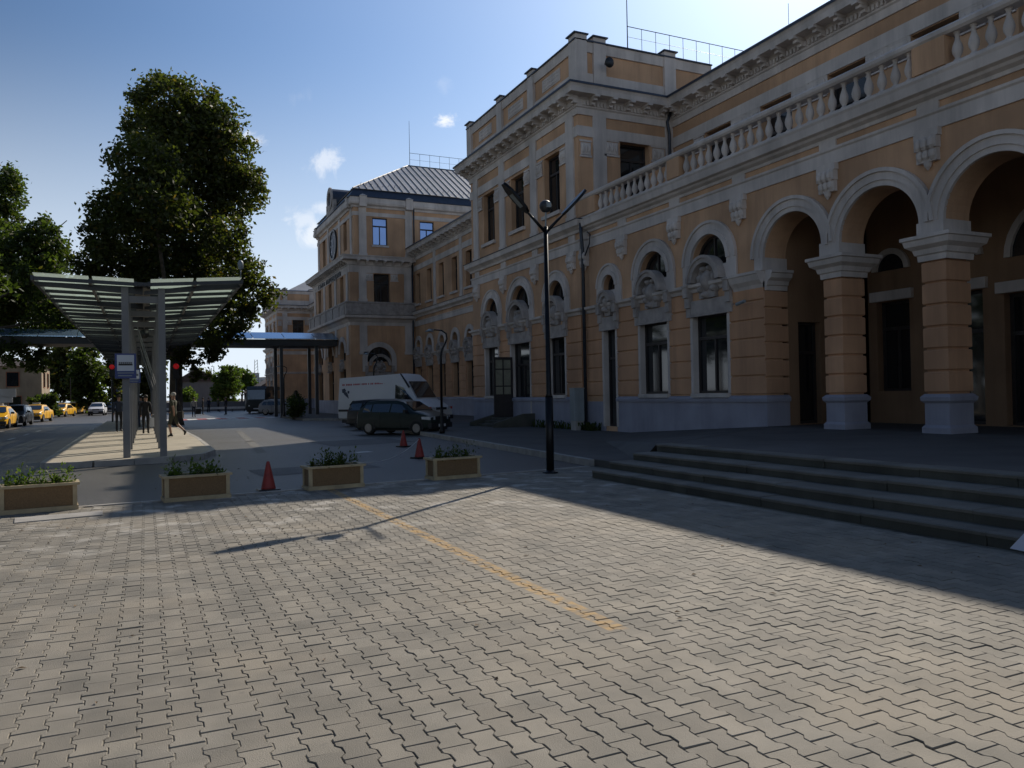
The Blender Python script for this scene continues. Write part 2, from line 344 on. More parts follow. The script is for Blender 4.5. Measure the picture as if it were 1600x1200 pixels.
# interlocking pavers (double-T stones, 20 x 14 cm module), columns run along Y
CX, CY = .1425, .2052
def paver_shape():
    hw, d, g = CX/2, .0125, .0022
    pts = []                                                       # right side going up; wide ends, narrow waist
    hy = CY/2-g
    R = [(hw+d-g-.003, -hy), (hw+d-g, -hy+.003), (hw+d-g, -hy+.036), (hw-d-g, -hy+.064), (hw-d-g, hy-.064), (hw+d-g, hy-.036), (hw+d-g, hy-.003), (hw+d-g-.003, hy)]
    return R+[(-x, y) for x, y in R[::-1]]
PS = paver_shape(); NP = len(PS)
def paver_geo(mb, cx, cy, dz, tx, ty):
    b = .0035; vs = []
    for x, y in PS: vs.append((cx+x*(1-b/.07), cy+y*(1-b/.1), dz+tx*x+ty*y))
    for x, y in PS: vs.append((cx+x, cy+y, dz-.004+tx*x+ty*y))
    for x, y in PS: vs.append((cx+x, cy+y, -.05))
    fs = [tuple(range(NP))]
    for k in range(2):
        for i in range(NP): fs.append((k*NP+i, (k+1)*NP+i, (k+1)*NP+(i+1) % NP, k*NP+(i+1) % NP))
    mb.add(vs, fs)
pav = bpy.data.objects.new('paving', None); C.objects.link(pav); pav['kind'] = 'structure'
mm = MB(); paver_geo(mm, 0, 0, 0, 0, 0); pme = mm.mesh('paver', PAV)
allp = []
for i in range(int(-12.2/CX), int(8.9/CX)):
    cx = i*CX+.02; off = (i % 2)*CY/2
    for j in range(int(-3/CY), int(15.2/CY)):
        cy = j*CY+off
        if cy > ky(cx)-.10-.10: continue
        if cx > 7.69 and cy < 13.1: continue
        if cx > 8.80: continue
        allp.append((cx, cy))
def vis(p):
    d = Vector((p[0], p[1], -EYE)); z = d.dot(fw)
    if z < .4: return None
    X = 800+FPX*d.dot(rt)/z; Y = 600-FPX*d.dot(up)/z
    return (X, Y, z)
near = []
for p in allp:
    q = vis(p)
    if q and -20 < q[0] < 1620 and q[1] < 1215: near.append((q[2], p))
near.sort(); nearset = set(p for _, p in near[:300])
st = MB(); rr = random.Random(3)
for p in allp:
    dz = rr.gauss(0, .0013)+.003*math.sin(p[0]*1.7+1)*math.sin(p[1]*1.3); tx = rr.gauss(0, .010); ty = rr.gauss(0, .008)
    if p in nearset:
        o = bpy.data.objects.new('paver', pme); link(o, pav); o.location = (p[0], p[1], dz); o.rotation_euler = (ty, -tx, rr.gauss(0, .004))
    else: paver_geo(st, p[0], p[1], dz, tx, ty)
part('pavers', st, PAV, pav, kind='stuff')

# concrete cover slab beside the first planter
m = MB(); m.prism([(-1.64, 12.60, -.03), (-.58, 12.78, -.03), (-.60, 13.25, -.03), (-1.70, 13.12, -.03)], [(-1.64, 12.60, .016), (-.58, 12.78, .016), (-.60, 13.25, .016), (-1.70, 13.12, .016)])
single('cover_slab', m, KRB, 'flat concrete cover slab in the paving beside the leftmost planter', 'slab')

# traffic island under the bus shelter
isl = [(-2.25, 22.55), (-1.2, 22.35), (.6, 22.6), (1.35, 23.3), (1.72, 24.8), (1.75, 33), (1.45, 46), (1.3, 66), (-2.6, 66), (-2.5, 46)]
m = MB(); m.prism([(x, y, -.1) for x, y in isl], [(x, y, .146) for x, y in isl]); io = struct('bus_stop_island', m, ISL)
kerbrun('kerb_stone', [(x, y) for x, y in isl[::-1][0:1]]+isl[:7], .15, .13, -1, 1.0, io)
# steps and landing before the arcade
stp = struct('entrance_steps', MB(), STP)
SX = [7.76, 8.15, 8.70, 9.25]; SZ = [.14, .285, .43, .575]
for k in range(4):
    x1 = SX[k+1]+.03 if k < 3 else SX[k]+.38
    y = 13.1
    while y > -8:
        L = rr.uniform(1.2, 1.7); y0 = y-L; mm = MB(); z0 = SZ[k]-.16
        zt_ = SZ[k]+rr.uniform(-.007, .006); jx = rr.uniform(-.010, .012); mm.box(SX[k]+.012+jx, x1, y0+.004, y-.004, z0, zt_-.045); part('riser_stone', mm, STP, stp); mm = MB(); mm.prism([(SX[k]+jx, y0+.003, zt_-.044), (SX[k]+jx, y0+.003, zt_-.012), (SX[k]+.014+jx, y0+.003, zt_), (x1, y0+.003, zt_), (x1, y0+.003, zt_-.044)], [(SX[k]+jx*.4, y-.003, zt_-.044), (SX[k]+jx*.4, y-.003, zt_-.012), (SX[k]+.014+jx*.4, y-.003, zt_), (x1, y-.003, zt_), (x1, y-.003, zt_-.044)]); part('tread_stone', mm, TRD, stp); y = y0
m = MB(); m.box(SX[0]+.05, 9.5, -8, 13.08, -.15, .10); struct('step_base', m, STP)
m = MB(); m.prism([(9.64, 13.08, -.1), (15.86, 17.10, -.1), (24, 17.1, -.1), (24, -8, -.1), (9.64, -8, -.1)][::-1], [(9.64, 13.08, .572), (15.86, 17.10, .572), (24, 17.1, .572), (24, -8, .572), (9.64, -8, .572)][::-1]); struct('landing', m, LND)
m = MB(); m.add([(9.27, 13.11, .574), (9.64, 13.10, .574), (15.9, 17.15, .574), (15.9, 24.0, .150), (12.6, 20.5, .150), (10.6, 16.4, .150), (9.27, 13.7, .150)], [(0, 1, 6), (1, 5, 6), (1, 4, 5), (1, 2, 4), (2, 3, 4)])
struct('cobbled_ramp', m, SID)
# crosswalk under the canopy: painted bars on the asphalt
RED = mat('red_road_paint', (.45, .09, .07), .7, .2, 4); WPT = mat('white_road_paint', (.62, .60, .57), .7, .15, 4); YEL = mat('yellow_paint', (.75, .42, .02), .35, .08, 2, coat=.5)
m1 = MB(); m2 = MB()
for k in range(11):
    x = 1.5+k*.76
    (m1 if k % 2 else m2).add([(x, 66.6, .0015), (x+.74, 66.6, .0015), (x+.74, 70.6, .0015), (x, 70.6, .0015)], [(0, 1, 2, 3)])
struct('crosswalk_red_bars', m1, RED); struct('crosswalk_white_bars', m2, WPT)
m = MB()
for (x0_, y0_, x1_, y1_, w) in ((-9.9, 47, -2.9, 66, .12),):
    m.add([(x0_, y0_, .0015), (x0_+w, y0_, .0015), (x1_+w, y1_, .0015), (x1_, y1_, .0015)], [(0, 1, 2, 3)])
for k in range(6): m.add([(-5.6, 26+k*5, .0015), (-5.48, 26+k*5, .0015), (-5.48, 28+k*5, .0015), (-5.6, 28+k*5, .0015)], [(0, 1, 2, 3)])
struct('lane_markings', m, WPT)
PT1 = mat('dark_asphalt_repair', (.045, .043, .042), .6, .2, .6, .5, 160); PT2 = mat('pale_asphalt_repair', (.125, .118, .105), .6, .2, .6, .5, 160)
def patch(pts, mt, z=.0012):
    m = MB(); m.add([(x, y, z) for x, y in pts], [tuple(range(len(pts)))]); struct('road_patch', m, mt)
patch([(2.2, 17.2), (4.9, 17.7), (4.8, 19.3), (2.1, 18.9)], PT1); patch([(5.6, 26), (8.6, 26.6), (8.4, 29.8), (5.4, 29.2)], PT1); patch([(-4.6, 17), (-1.2, 17.4), (-1.3, 18.0), (-4.6, 17.6)], PT2); patch([(2.4, 31), (9.5, 33.2), (9.5, 33.55), (2.4, 31.35)], PT2); patch([(3.0, 24.6), (3.3, 24.6), (4.4, 42), (4.1, 42)], PT2)
patch([(5.6, 22.6), (6.05, 22.7), (5.95, 23.1), (5.5, 22.95)], WPT, .002)
cm = MB(); cm.lathe([(.33, -.01), (.33, .003), (.29, .003), (.29, .0045), (.01, .0045)], 24, (4.3, 21.0, 0)); struct('manhole_cover', cm, FLA)

# ------------------------------------------------------------------ the station building
ST = thing('station_building', 'long two-storey apricot and white railway station with arcade, balustrade and clock block', 'train station', (18, 30, 0), world_parts=True)
WC = {}
def window(F, uc, w, z0, z1, arch=False, n=-.34, glass=GL, bars=1, transom=.70, label=None, name='window'):
    key = (round(w, 2), round(z1-z0, 2), arch, glass.name, bars, transom)
    if key not in WC:
        h = z1-z0; f = MB(); g = MB(); t = .075; r = w/2
        if arch:
            zs = h-r
            f.ring(LF, 0, zs, r-t, r, -.06, .02, 18)
            if zs > .05:
                f.box(-r, -r+t, -.02, .06, 0, zs); f.box(r-t, r, -.02, .06, 0, zs)
            f.box(-r+t, r-t, -.019, .059, 0, t)
            for b in range(bars):
                x = -r+w*(b+1)/(bars+1); f.box(x-.025, x+.025, -.016, .05, t, zs+math.sqrt(max(.01, r*r-x*x))-t*.6)
            pl = [(r*math.cos(math.pi*i/18), .03, zs+r*math.sin(math.pi*i/18)) for i in range(19)]
            if zs > .02: pl = pl+[(-r, .03, .0), (r, .03, .0)]
            g.add(pl, [tuple(range(len(pl)))])
        else:
            f.box(-r, -r+t, -.02, .06, 0, h); f.box(r-t, r, -.02, .06, 0, h); f.box(-r+t, r-t, -.019, .059, 0, t); f.box(-r+t, r-t, -.019, .059, h-t, h)
            zt = h*transom
            if transom < 1: f.box(-r+t, r-t, -.03, .058, zt-.05, zt+.05)
            for b in range(bars):
                x = -r+w*(b+1)/(bars+1); f.box(x-.035, x+.035, -.017, .057, t, (zt-.05) if transom < 1 else h-t)
            g.add([(-r, .03, 0), (r, .03, 0), (r, .03, h), (-r, .03, h)], [(0, 1, 2, 3)])
        WC[key] = (f.mesh('window_frame', DW), g.mesh('pane', glass))
    fm, gm = WC[key]
    o = place(name, fm, F.M(uc, n, z0), ST, label); p = bpy.data.objects.new('pane', gm); link(p, o); return o
def wall(F, ua, ub, za, zb, holes, th, name='wall', m=OR, n=0.0, liner=True):
    mb = MB(); hs = sorted(holes, key=lambda h: h[0]); u = ua
    for (uc, w, ops) in hs:
        l, r = uc-w/2, uc+w/2
        if l > u: mb.fb(F, u, l, n-th, n, za, zb)
        z = za
        for op in sorted(ops):
            z0, z1, arch = op
            if z0 > z: mb.fb(F, l, r, n-th, n, z, z0)
            z = z1
            if arch:
                mb.spandrel(F, uc, w, z1-w/2, z1+.02, n-th, n); z = z1+.02
        if z < zb: mb.fb(F, l, r, n-th, n, z, zb)
        u = r
    if ub > u: mb.fb(F, u, ub, n-th, n, za, zb)
    return part(name, mb, m, ST)
# shared ornament meshes (local frame: x along the wall, -y outward)
def hood_mesh(w, rr_):
    m = MB(); h = w/2
    m.ring(LF, 0, 0, rr_-.2, rr_, 0, .30, 18); m.ring(LF, 0, 0, rr_-.06, rr_+.03, .0, .345, 18)         # segmental hood
    for s in (-1, 1):                                                                                # consoles
        x = s*(h+.14)
        for (z0, z1, d) in ((-.42, -.10, .24), (-.75, -.425, .17), (-1.05, -.755, .11)): m.box(x-.11, x+.11, -d, .0, z0, z1)
        m.box(x-.14, x+.14, -.27, 0, -.095, -.03)
    m.box(-h-.02, h+.02, -.10, 0, -.98, -.55); m.box(-h-.1, h+.1, -.15, 0, -1.06, -.99)                   # lintel panel and drip
    m.box(-h*.45, h*.45, -.14, 0, -.52, -.2)
    return m.mesh('window_hood', WR)
def cart_mesh(s=1.0):
    m = MB(); n = 14
    def dome(cx, cz, rx, rz, d):
        vs = [(cx, -d, cz)]
        for k, (f, dd) in enumerate(((.45, .85), (.8, .5), (1.0, 0))):
            vs += [(cx+rx*f*math.cos(2*math.pi*i/n), -d*dd, cz+rz*f*math.sin(2*math.pi*i/n)) for i in range(n)]
        fs = [(0, 1+i, 1+(i+1) % n) for i in range(n)]
        for k in range(2): fs += [(1+k*n+i, 1+(k+1)*n+i, 1+(k+1)*n+(i+1) % n, 1+k*n+(i+1) % n) for i in range(n)]
        m.add(vs, fs)
    dome(0, .02, .27*s, .38*s, .34); dome(0, -.42*s, .12, .12, .40)
    for sx in (-1, 1):
        dome(sx*.34*s, .12, .13, .2, .24); dome(sx*.30*s, -.22, .15, .15, .26); dome(sx*.16*s, .40*s, .11, .12, .28)
        dome(sx*.48*s, -.08, .08, .22, .16)
    m.box(-.34*s, .34*s, -.13, 0, -.38, .35)
    return m.mesh('cartouche', WR, True)
HOOD = {}
CART = cart_mesh(1.0); CARTS = cart_mesh(.7)
def corbel_mesh():
    m = MB(); w = .27
    m.box(-w, w, -.05, 0, .32, 1.12)                       # strip through frieze
    m.box(-w-.03, w+.03, -.14, 0, .14, .318); m.box(-w, w, -.17, 0, -.12, .138)
    for i in range(3): m.lathe([(.03, -.05), (.085, .03), (.085, .16), (.03, .24)], 8, (-.16+.16*i, -.17, -.10))
    m.box(-w+.02, w-.02, -.12, 0, -.40, -.122)
    for i in range(3): m.lathe([(.02, -.16), (.08, -.08), (.09, .02), (.04, .10)], 8, (-.15+.15*i, -.12, -.22))
    m.lathe([(.01, -.14), (.07, -.06), (.10, .04), (.04, .08)], 8, (0, -.07, -.44))
    return m.mesh('corbel', WH)
CORB = corbel_mesh()
def modillion_mesh():
    m = MB(); m.box(-.11, .11, -.56, 0, -.10, -.005); m.box(-.09, .09, -.40, 0, -.20, -.101); m.box(-.085, .085, -.2, 0, -.30, -.201)
    return m.mesh('modillion', WH)
MODI = modillion_mesh()
bm_ = MB(); bm_.lathe([(.085, 0), (.085, .05), (.05, .07), (.055, .10), (.10, .19), (.112, .27), (.095, .36), (.055, .47), (.042, .55), (.06, .575), (.045, .6), (.075, .63), (.085, .66)], 12)
BALU = bm_.mesh('baluster', WH, True)
bm_ = MB(); bm_.box(-.36, .36, -.03, 0, .62, .70); bm_.box(-.30, .30, -.05, 0, .10, .58); bm_.box(-.36, .36, -.06, 0, 0, .08)
for i in range(3): bm_.lathe([(.03, 0), (.07, .08), (.08, .22), (.03, .34)], 8, (-.2+.2*i, -.05, .17))
CAPO = bm_.mesh('capital_panel', WH)

STR = [(0, 0), (.10, 0), (.12, .10), (.22, .18), (.32, .24), (.34, .40), (.36, .46), (0, .50)]         # string cornice z 8.0..8.5
def prof(base, pts): return [(n, base+z) for n, z in pts]
TOPC = [(0, -.95), (.06, -.95), (.08, -.70), (.14, -.66), (.14, -.36), (.20, -.30), (.62, -.29), (.64, -.10), (.70, 0.02), (.70, .06), (0, .10)]
def mouldings(path, side=1, top=13.70, closed=False, ground=True, zs0=8.0):
    if ground:
        m = MB(); m.sweep(path, [(0, .0), (.05, .0), (.05, 1.26), (0, 1.26)], side, closed); part('plinth', m, PL, ST)
        m = MB(); m.sweep(path, [(0, 1.262), (.10, 1.262), (.11, 1.36), (.07, 1.42), (0, 1.45)], side, closed); part('plinth_moulding', m, PL, ST)
        m = MB(); m.sweep(path, [(0, 4.72), (.06, 4.72), (.10, 4.82), (.20, 4.88), (.21, 4.97), (0, 5.0)], side, closed); part('impost_string', m, WH, ST)
        m = MB(); m.sweep(path, [(0, 7.30), (.045, 7.30), (.05, 7.62), (.09, 7.66), (.09, 7.72), (0, 7.74)], side, closed); part('frieze_band', m, WH, ST)
        m = MB(); m.sweep(path, prof(zs0, STR), side, closed); part('string_cornice', m, WH, ST)
        m = MB(); m.sweep(path, prof(zs0, [(0, .502), (.37, .465), (.385, .49), (.0, .53)]), side, closed); part('cornice_flashing', m, FLA, ST)
    if top:
        m = MB(); m.sweep(path, prof(top, TOPC), side, closed); part('main_cornice', m, WH, ST)
        m = MB(); m.sweep(path, prof(top, [(0, .105), (.70, .065), (.72, .01), (.735, .01), (.735, .09), (0, .15)]), side, closed); part('cornice_flashing', m, FLA, ST)
        m = MB(); m.sweep(path, prof(top, [(0, -1.82), (.05, -1.82), (.05, -1.40), (0, -1.40)]), side, closed); part('upper_band', m, WH, ST)
        # dentils
        dm = MB(); k = len(path)
        for i in range(k if closed else k-1):
            A = Vector(path[i]); B = Vector(path[(i+1) % k]); d = (B-A); L = d.length; d.normalize(); nn = Vector((-d.y, d.x))*side
            q = int(L/.16)
            for j in range(q):
                p = A+d*(j*.16+.03); F_ = [(p+nn*.14), (p+d*.09+nn*.14), (p+d*.09+nn*.20), (p+nn*.20)]
                dm.prism([(v.x, v.y, top-.60) for v in F_], [(v.x, v.y, top-.44) for v in F_])
        part('dentils', dm, WH, ST, kind='stuff')
def modillions(F, ua, ub, top, sp=.76):
    n = max(1, round((ub-ua)/sp))
    for i in range(n+1): place('modillion', MODI, F.M(ua+(ub-ua)*i/n, .12, top-.29), ST)
def courses(F, segs, z0=1.47, z1=4.70, h=.5, n=.055, names='rusticated_course'):
    k = round((z1-z0)/h)
    hh = (z1-z0)/k
    for (a, b) in segs:
        for i in range(k):
            m = MB(); zz0 = z0+i*hh+.022; zz1 = z0+(i+1)*hh-.022; g = .02
            q = [(a, 0), (b, 0)]
            pr = [(0, zz0), (n-.02, zz0), (n, zz0+.02), (n, zz1-.02), (n-.02, zz1), (0, zz1)]
            A = [F.P(a, x, z) for x, z in pr]; B = [F.P(b, x, z) for x, z in pr]; m.prism(A, B); part(names, m, OR2, ST)
def gbay(F, uc, w, door=False, small=False, far=False, z0=1.53, lw=None):
    """ground-floor bay: window with architrave, hood, cartouche, archivolt and lunette"""
    lw = lw or w; r = lw/2
    zt = 4.0
    window(F, uc, w, z0, zt, bars=1 if w > 1 else 0, n=-.17)
    window(F, uc, lw, 5.45, 5.60+r, arch=True, bars=1 if w > 1 else 0, n=-.22)
    jm = MB(); jm.fb(F, uc-w/2-.10, uc-w/2, 0, .075, z0, zt); jm.fb(F, uc+w/2, uc+w/2+.10, 0, .075, z0, zt); jm.fb(F, uc-w/2-.10, uc+w/2+.10, 0, .078, zt, zt+.1); jm.fb(F, uc-w/2, uc-w/2+.012, -.15, .07, z0, zt); jm.fb(F, uc+w/2-.012, uc+w/2, -.15, .07, z0, zt); part('window_surround', jm, WH, ST)
    if z0 > 1:
        sm = MB(); sm.fb(F, uc-w/2-.04, uc+w/2+.04, -.3, .16, 1.40, z0-.003); part('window_sill', sm, WH, ST)
    am = MB(); am.ring(F, uc, 5.60, r+.02, r+.17, 0, .10, 20); am.ring(F, uc, 5.60, r+.17, r+.40, 0, .06, 20); am.ring(F, uc, 5.60, r+.36, r+.44, 0, .11, 20)
    for s in (-1, 1):
        a, b = sorted((uc+s*(r+.02), uc+s*(r+.44))); am.fb(F, a, b, 0, .065, 5.0, 5.598)
    am.fb(F, uc-r-.02, uc+r+.02, 0, .05, 5.0, 5.44)
    part('archivolt', am, WH, ST)
    key = (round(w, 2))
    if key not in HOOD: HOOD[key] = hood_mesh(w, max(.42, w/2*.92))
    place('window_hood', HOOD[key], F.M(uc, .0, 5.0), ST)
    place('cartouche', CART if w > 1 else CARTS, F.M(uc, .0, 4.98), ST)
def ubay(F, uc, w, z0=9.25, z1=11.75, glass=GL):
    window(F, uc, w, z0, z1, glass=glass, n=-.25)
    sm = MB(); sm.fb(F, uc-w/2-.12, uc+w/2+.12, -.3, .14, z0-.16, z0-.003); part('window_sill', sm, WH, ST)
    for s in (-1, 1): place('capital_panel', CAPO, F.M(uc+s*(w/2+.40), 0.01, 11.05) @ Matrix.Scale(.82, 4, (1, 0, 0)), ST)
def pilaster(F, uc, w, z0, z1, n=.07):
    m = MB(); m.fb(F, uc-w/2, uc+w/2, 0, n, z0, z1); m.fb(F, uc-w/2-.05, uc+w/2+.05, 0, n+.03, z0, z0+.22); part('pilaster', m, WH, ST)
def pipe(pts, r=.065):
    m = MB(); m.tube(pts, r, 8)
    z = pts[-1][2]+.6
    part('downpipe', m, DPI, ST, True)

def pavilion(YA, YB, XF=15.8, south_door=True):
    yc = (YA+YB)/2; F = Fr((XF, 0, 0), (0, 1, 0), (-1, 0, 0)); S = Fr((0, YA, 0), (1, 0, 0), (0, -1, 0)); NN = Fr((0, YB, 0), (1, 0, 0), (0, 1, 0))
    g = [(yc-3.63, 1.5, 1.55), (yc-.1, 2.0, 2.0), (yc+3.2, 1.6, 1.6)]
    us = [(yc-3.42, 1.36), (yc, 1.36), (yc+3.35, 1.36)]
    holes = [(g[0][0], 1.5, [(1.53, 4.0, False), (5.45, 5.60+.75, True)]), (g[1][0], 2.0, [(.50, 4.0, False), (5.45, 6.60, True)]), (g[2][0], 1.6, [(1.53, 4.0, False), (5.45, 6.40, True)])]
    wall(F, YA, YB, 0, 8.4, holes, .5)
    wall(F, YA, YB, 8.4, 13.7, [(u, w, [(9.25, 11.75, False)]) for u, w in us], .5)
    wall(S, XF+.5, 21, 0, 8.4, [], .45); wall(S, XF+.5, 21, 8.4, 13.7, [(18.5, 1.45, [(9.7, 11.9, False)])], .45)
    wall(NN, XF+.5, 21, 0, 8.4, [], .45); wall(NN, XF+.5, 21, 8.4, 13.7, [(18.5, 1.45, [(9.7, 11.9, False)])], .45)
    window(S, 18.5, 1.45, 9.7, 11.9); window(NN, 18.5, 1.45, 9.7, 11.9)
    gbay(F, g[0][0], 1.5); gbay(F, g[1][0], 2.0, z0=.50); gbay(F, g[2][0], 1.6)
    for u, w in us: ubay(F, u, w)
    cor = [YA+.62, yc-1.75, yc+1.66, YB-.72]
    for c in cor: place('corbel', CORB, F.M(c, 0, 7.0), ST); pilaster(F, c, .62, 8.55, 13.0)
    pilaster(S, 16.78, .62, 8.55, 13.0); pilaster(S, 20.3, .55, 8.55, 13.0); pilaster(NN, 16.78, .62, 8.55, 13.0)
    for s in (-1, 1): place('capital_panel', CAPO, S.M(18.5+s*1.15, .01, 11.2), ST)
    place('capital_panel', CAPO, S.M(16.13, .01, 11.05) @ Matrix.Scale(.75, 4, (1, 0, 0)), ST)
    path = [(20.7, YA), (XF, YA), (XF, YB), (20.4, YB)]
    # ground-floor mouldings stop at the openings; lower plinth pieces are separate
    mouldings([(20.4, YA), (XF, YA), (XF, YB), (20.4, YB)], -1 if False else 1)
    modillions(F, YA-.15, YB+.15, 13.70); modillions(S, XF+.55, 19.7, 13.70); modillions(NN, XF+.55, 19.7, 13.70)
    courses(F, [(YA+.0, g[0][0]-.87), (g[0][0]+.87, g[1][0]-1.12), (g[1][0]+1.12, g[2][0]-.92), (g[2][0]+.92, YB)])
    courses(S, [(XF-.055, XF+.12)])
    # attic parapet
    pp = [(22.5, YA), (XF, YA), (XF, YB), (22.5, YB)]
    m = MB(); m.sweep(pp, [(-.35, 13.82), (0.0, 13.82), (0.0, 15.70), (-.35, 15.70)], 1); part('parapet', m, OR, ST)
    m = MB(); m.sweep(pp, [(0, 13.83), (.06, 13.83), (.06, 14.45), (0, 14.45)], 1); m.sweep(pp, [(0, 15.30), (.07, 15.30), (.10, 15.70), (0, 15.70)], 1); part('parapet_trim', m, WH, ST)
    m = MB(); m.sweep(pp, [(-.42, 15.70), (.17, 15.70), (.17, 15.75), (-.12, 15.86), (-.42, 15.75)], 1); part('parapet_coping', m, FLA, ST)
    for (Fx, us2) in ((F, [YA+.12, yc-1.75, yc+1.66, YB-.12]), (S, [16.82, 20.28]), (NN, [16.82, 20.28])):
        for u in us2:
            m = MB(); m.fb(Fx, u-.29, u+.29, -.4, .13, 13.84, 15.93); part('parapet_post', m, WH, ST)
            m = MB(); m.fb(Fx, u-.36, u+.36, -.45, .22, 15.932, 15.98); c_ = Fx.P(u, -.1, 16.1)
            b4 = [Fx.P(u-.34, .2, 15.98), Fx.P(u+.34, .2, 15.98), Fx.P(u+.34, -.43, 15.98), Fx.P(u-.34, -.43, 15.98)]; m.add(b4+[c_], [(0, 1, 4), (1, 2, 4), (2, 3, 4), (3, 0, 4)]); part('post_cap', m, FLA, ST)
    for u in (YA+2.15, yc, YB-2.1):
        m = MB(); m.fb(F, u-.8, u+.8, 0, .03, 14.62, 15.14)
        for i in range(9):
            for j in range(3):
                c_ = F.P(u-.64+.16*i, .03, 14.72+.16*j); m.lathe([(.055, -.0), (.055, .0)], 6, c_) if False else m.fb(F, u-.69+.16*i, u-.60+.16*i, .03, .05, 14.68+.16*j, 14.77+.16*j)
        part('fretwork_panel', m, WH, ST)
    # low hipped roof behind the parapet
    m = MB(); a, b, c2, d = (XF+.5, YA+.4, 15.3), (30, YA+.4, 15.3), (30, YB-.4, 15.3), (XF+.5, YB-.4, 15.3); e = (21.2, yc, 18.2); f = (30, yc, 18.2)
    m.add([a, b, c2, d, e, f], [(0, 1, 5, 4), (3, 4, 5, 2), (0, 4, 3), (1, 2, 5)]); part('roof', m, ROF, ST)
    m = MB(); m.box(21, 30, YA+.02, YB-.02, 0, 15.25); part('rear_block', m, OR, ST)
    return F, g
FP, GP = pavilion(27.25, 38.65)
NP_OFF = 106.6-27.25
pavilion(27.25+NP_OFF, 38.65+NP_OFF)
# dark loudspeaker on the parapet and roof railing + mast
m = MB(); m.lathe([(.05, 0), (.09, .1), (.2, .3), (.21, .32)], 12, M=Matrix.Translation((16.98, 26.98, 14.85)) @ Matrix.Rotation(math.radians(100), 4, 'X')); part('loudspeaker', m, STD, ST, True)
def railing(x0, x1, y, z, h=.95, n=9, mast=None):
    m = MB()
    m.tube([(x0, y, z+h), (x1, y, z+h)], .02, 5); m.tube([(x0, y, z+h*.45), (x1, y, z+h*.45)], .01, 4)
    for i in range(n+1):
        x = x0+(x1-x0)*i/n; m.tube([(x, y, z-.3), (x, y, z+h)], .016, 4)
    part('roof_railing', m, IR, ST)
    if mast: mm_ = MB(); mm_.tube([(x0, y, z-.3), (x0, y, z+mast)], .03, 5, .015); part('lightning_mast', mm_, IR, ST)
railing(22.1, 29.8, 33.0, 18.95, .95, 9, 4.2)
m = MB(); m.tube([(19.8, 19.9, 13.7), (19.8, 19.9, 14.6)], .012, 4); part('lightning_mast', m, IR, ST)

# open door leaf and steps of the pavilion door
hy = GP[1][0]+.93
m = MB(); m.box(14.78, 15.76, hy-.03, hy+.03, .52, 1.6); m.box(14.78, 14.88, hy-.03, hy+.03, 1.6, 3.35); m.box(15.66, 15.76, hy-.03, hy+.03, 1.6, 3.35); m.box(14.88, 15.66, hy-.03, hy+.03, 3.22, 3.35)
for z in (1.95, 2.75): m.box(14.88, 15.66, hy-.025, hy+.025, z, z+.06)
m.box(15.24, 15.30, hy-.022, hy+.022, 1.6, 3.22); dl = part('door_leaf', m, DW, ST, label='dark glazed door leaf standing open')
DG = mat('frosted_door_glass', (.28, .27, .20), .25, .15, 4)
m = MB(); m.box(14.88, 15.66, hy-.006, hy+.006, 1.6, 3.22); g_ = part('pane', m, DG, None); g_.parent = dl
m = MB()
for k in range(3): m.box(14.0+k*.35, 15.74, GP[1][0]-1.15, GP[1][0]+1.1, .14+(k*.13 if k else 0.0), .14+.13*(k+1))
part('door_steps', m, STP, ST)
for dy in (-1.32, .10, 1.38):
    m = MB(); y = GP[1][0]+dy; m.prism([(13.75, y-.09, .14), (15.74, y-.09, .14), (15.74, y-.09, .72), (15.2, y-.09, .72), (13.75, y-.09, .34)], [(13.75, y+.09, .14), (15.74, y+.09, .14), (15.74, y+.09, .72), (15.2, y+.09, .72), (13.75, y+.09, .34)])
    if dy != .10: part('stair_cheek', m, STP, ST)

# ---- arcade (loggia) with balustraded terrace
XL = 15.9
F = Fr((XL, 0, 0), (0, 1, 0), (-1, 0, 0))
bays = [(25.27, .80), (22.45, 1.62), (19.48, 1.66)]
holes = [(25.27, .84, [(.32, 4.0, False), (5.45, 6.02, True)]), (22.45, 1.62, [(1.53, 4.0, False), (5.45, 5.60+.81, True)]), (19.48, 1.66, [(1.53, 4.0, False), (5.45, 5.60+.83, True)])]
wall(F, 17.12, 27.25, 0, 8.0, holes, .62)
gbay(F, 25.27, .84, z0=.32); gbay(F, 22.45, 1.62); gbay(F, 19.48, 1.66)
PIER = [(14.99, 14.41), (12.16, 11.56), (9.31, 8.71), (6.46, 5.86), (3.61, 3.01), (.76, .16), (-2.09, -2.69)]
spans = [(17.12, 14.99)]+[(PIER[i][1], PIER[i+1][0]) for i in range(len(PIER)-1)]
D = .80
am = MB()
for i, (a, b) in enumerate(spans):
    uc = (a+b)/2; w = a-b; am.spandrel(F, uc, w, 6.41-w/2, 8.0, -D, 0, 22)
    am.fb(F, b-.0, b+.0001, -D, 0, 5.0, 5.001) if False else None
for (a, b) in PIER: am.fb(F, b, a, -D, 0, 4.98, 8.0)
am.fb(F, 17.12, 17.13, -D, -.62, 4.98, 8.0)
part('arcade_wall', am, OR, ST)
for i, (a, b) in enumerate(spans):
    uc = (a+b)/2; r = (a-b)/2; zs = 6.41-r; k = .004*(i % 2); m = MB()
    m.ring(F, uc, zs, r-.002, r+.13, -.03, .05+k, 26); m.ring(F, uc, zs, r+.13, r+.34, 0, .085+k, 26); m.ring(F, uc, zs, r+.32, r+.41, 0, .14+k, 26)
    part('archivolt', m, WH, ST)
    for s in (-1, 1):
        e0 = uc+s*(r-.03); e1 = uc+s*(r+.30); lo, hi = min(e0, e1), max(e0, e1); m = MB(); m.fb(F, lo, hi, -D-.02+k, .09+k, 4.99, zs-.002); part('impost_block', m, WH, ST)
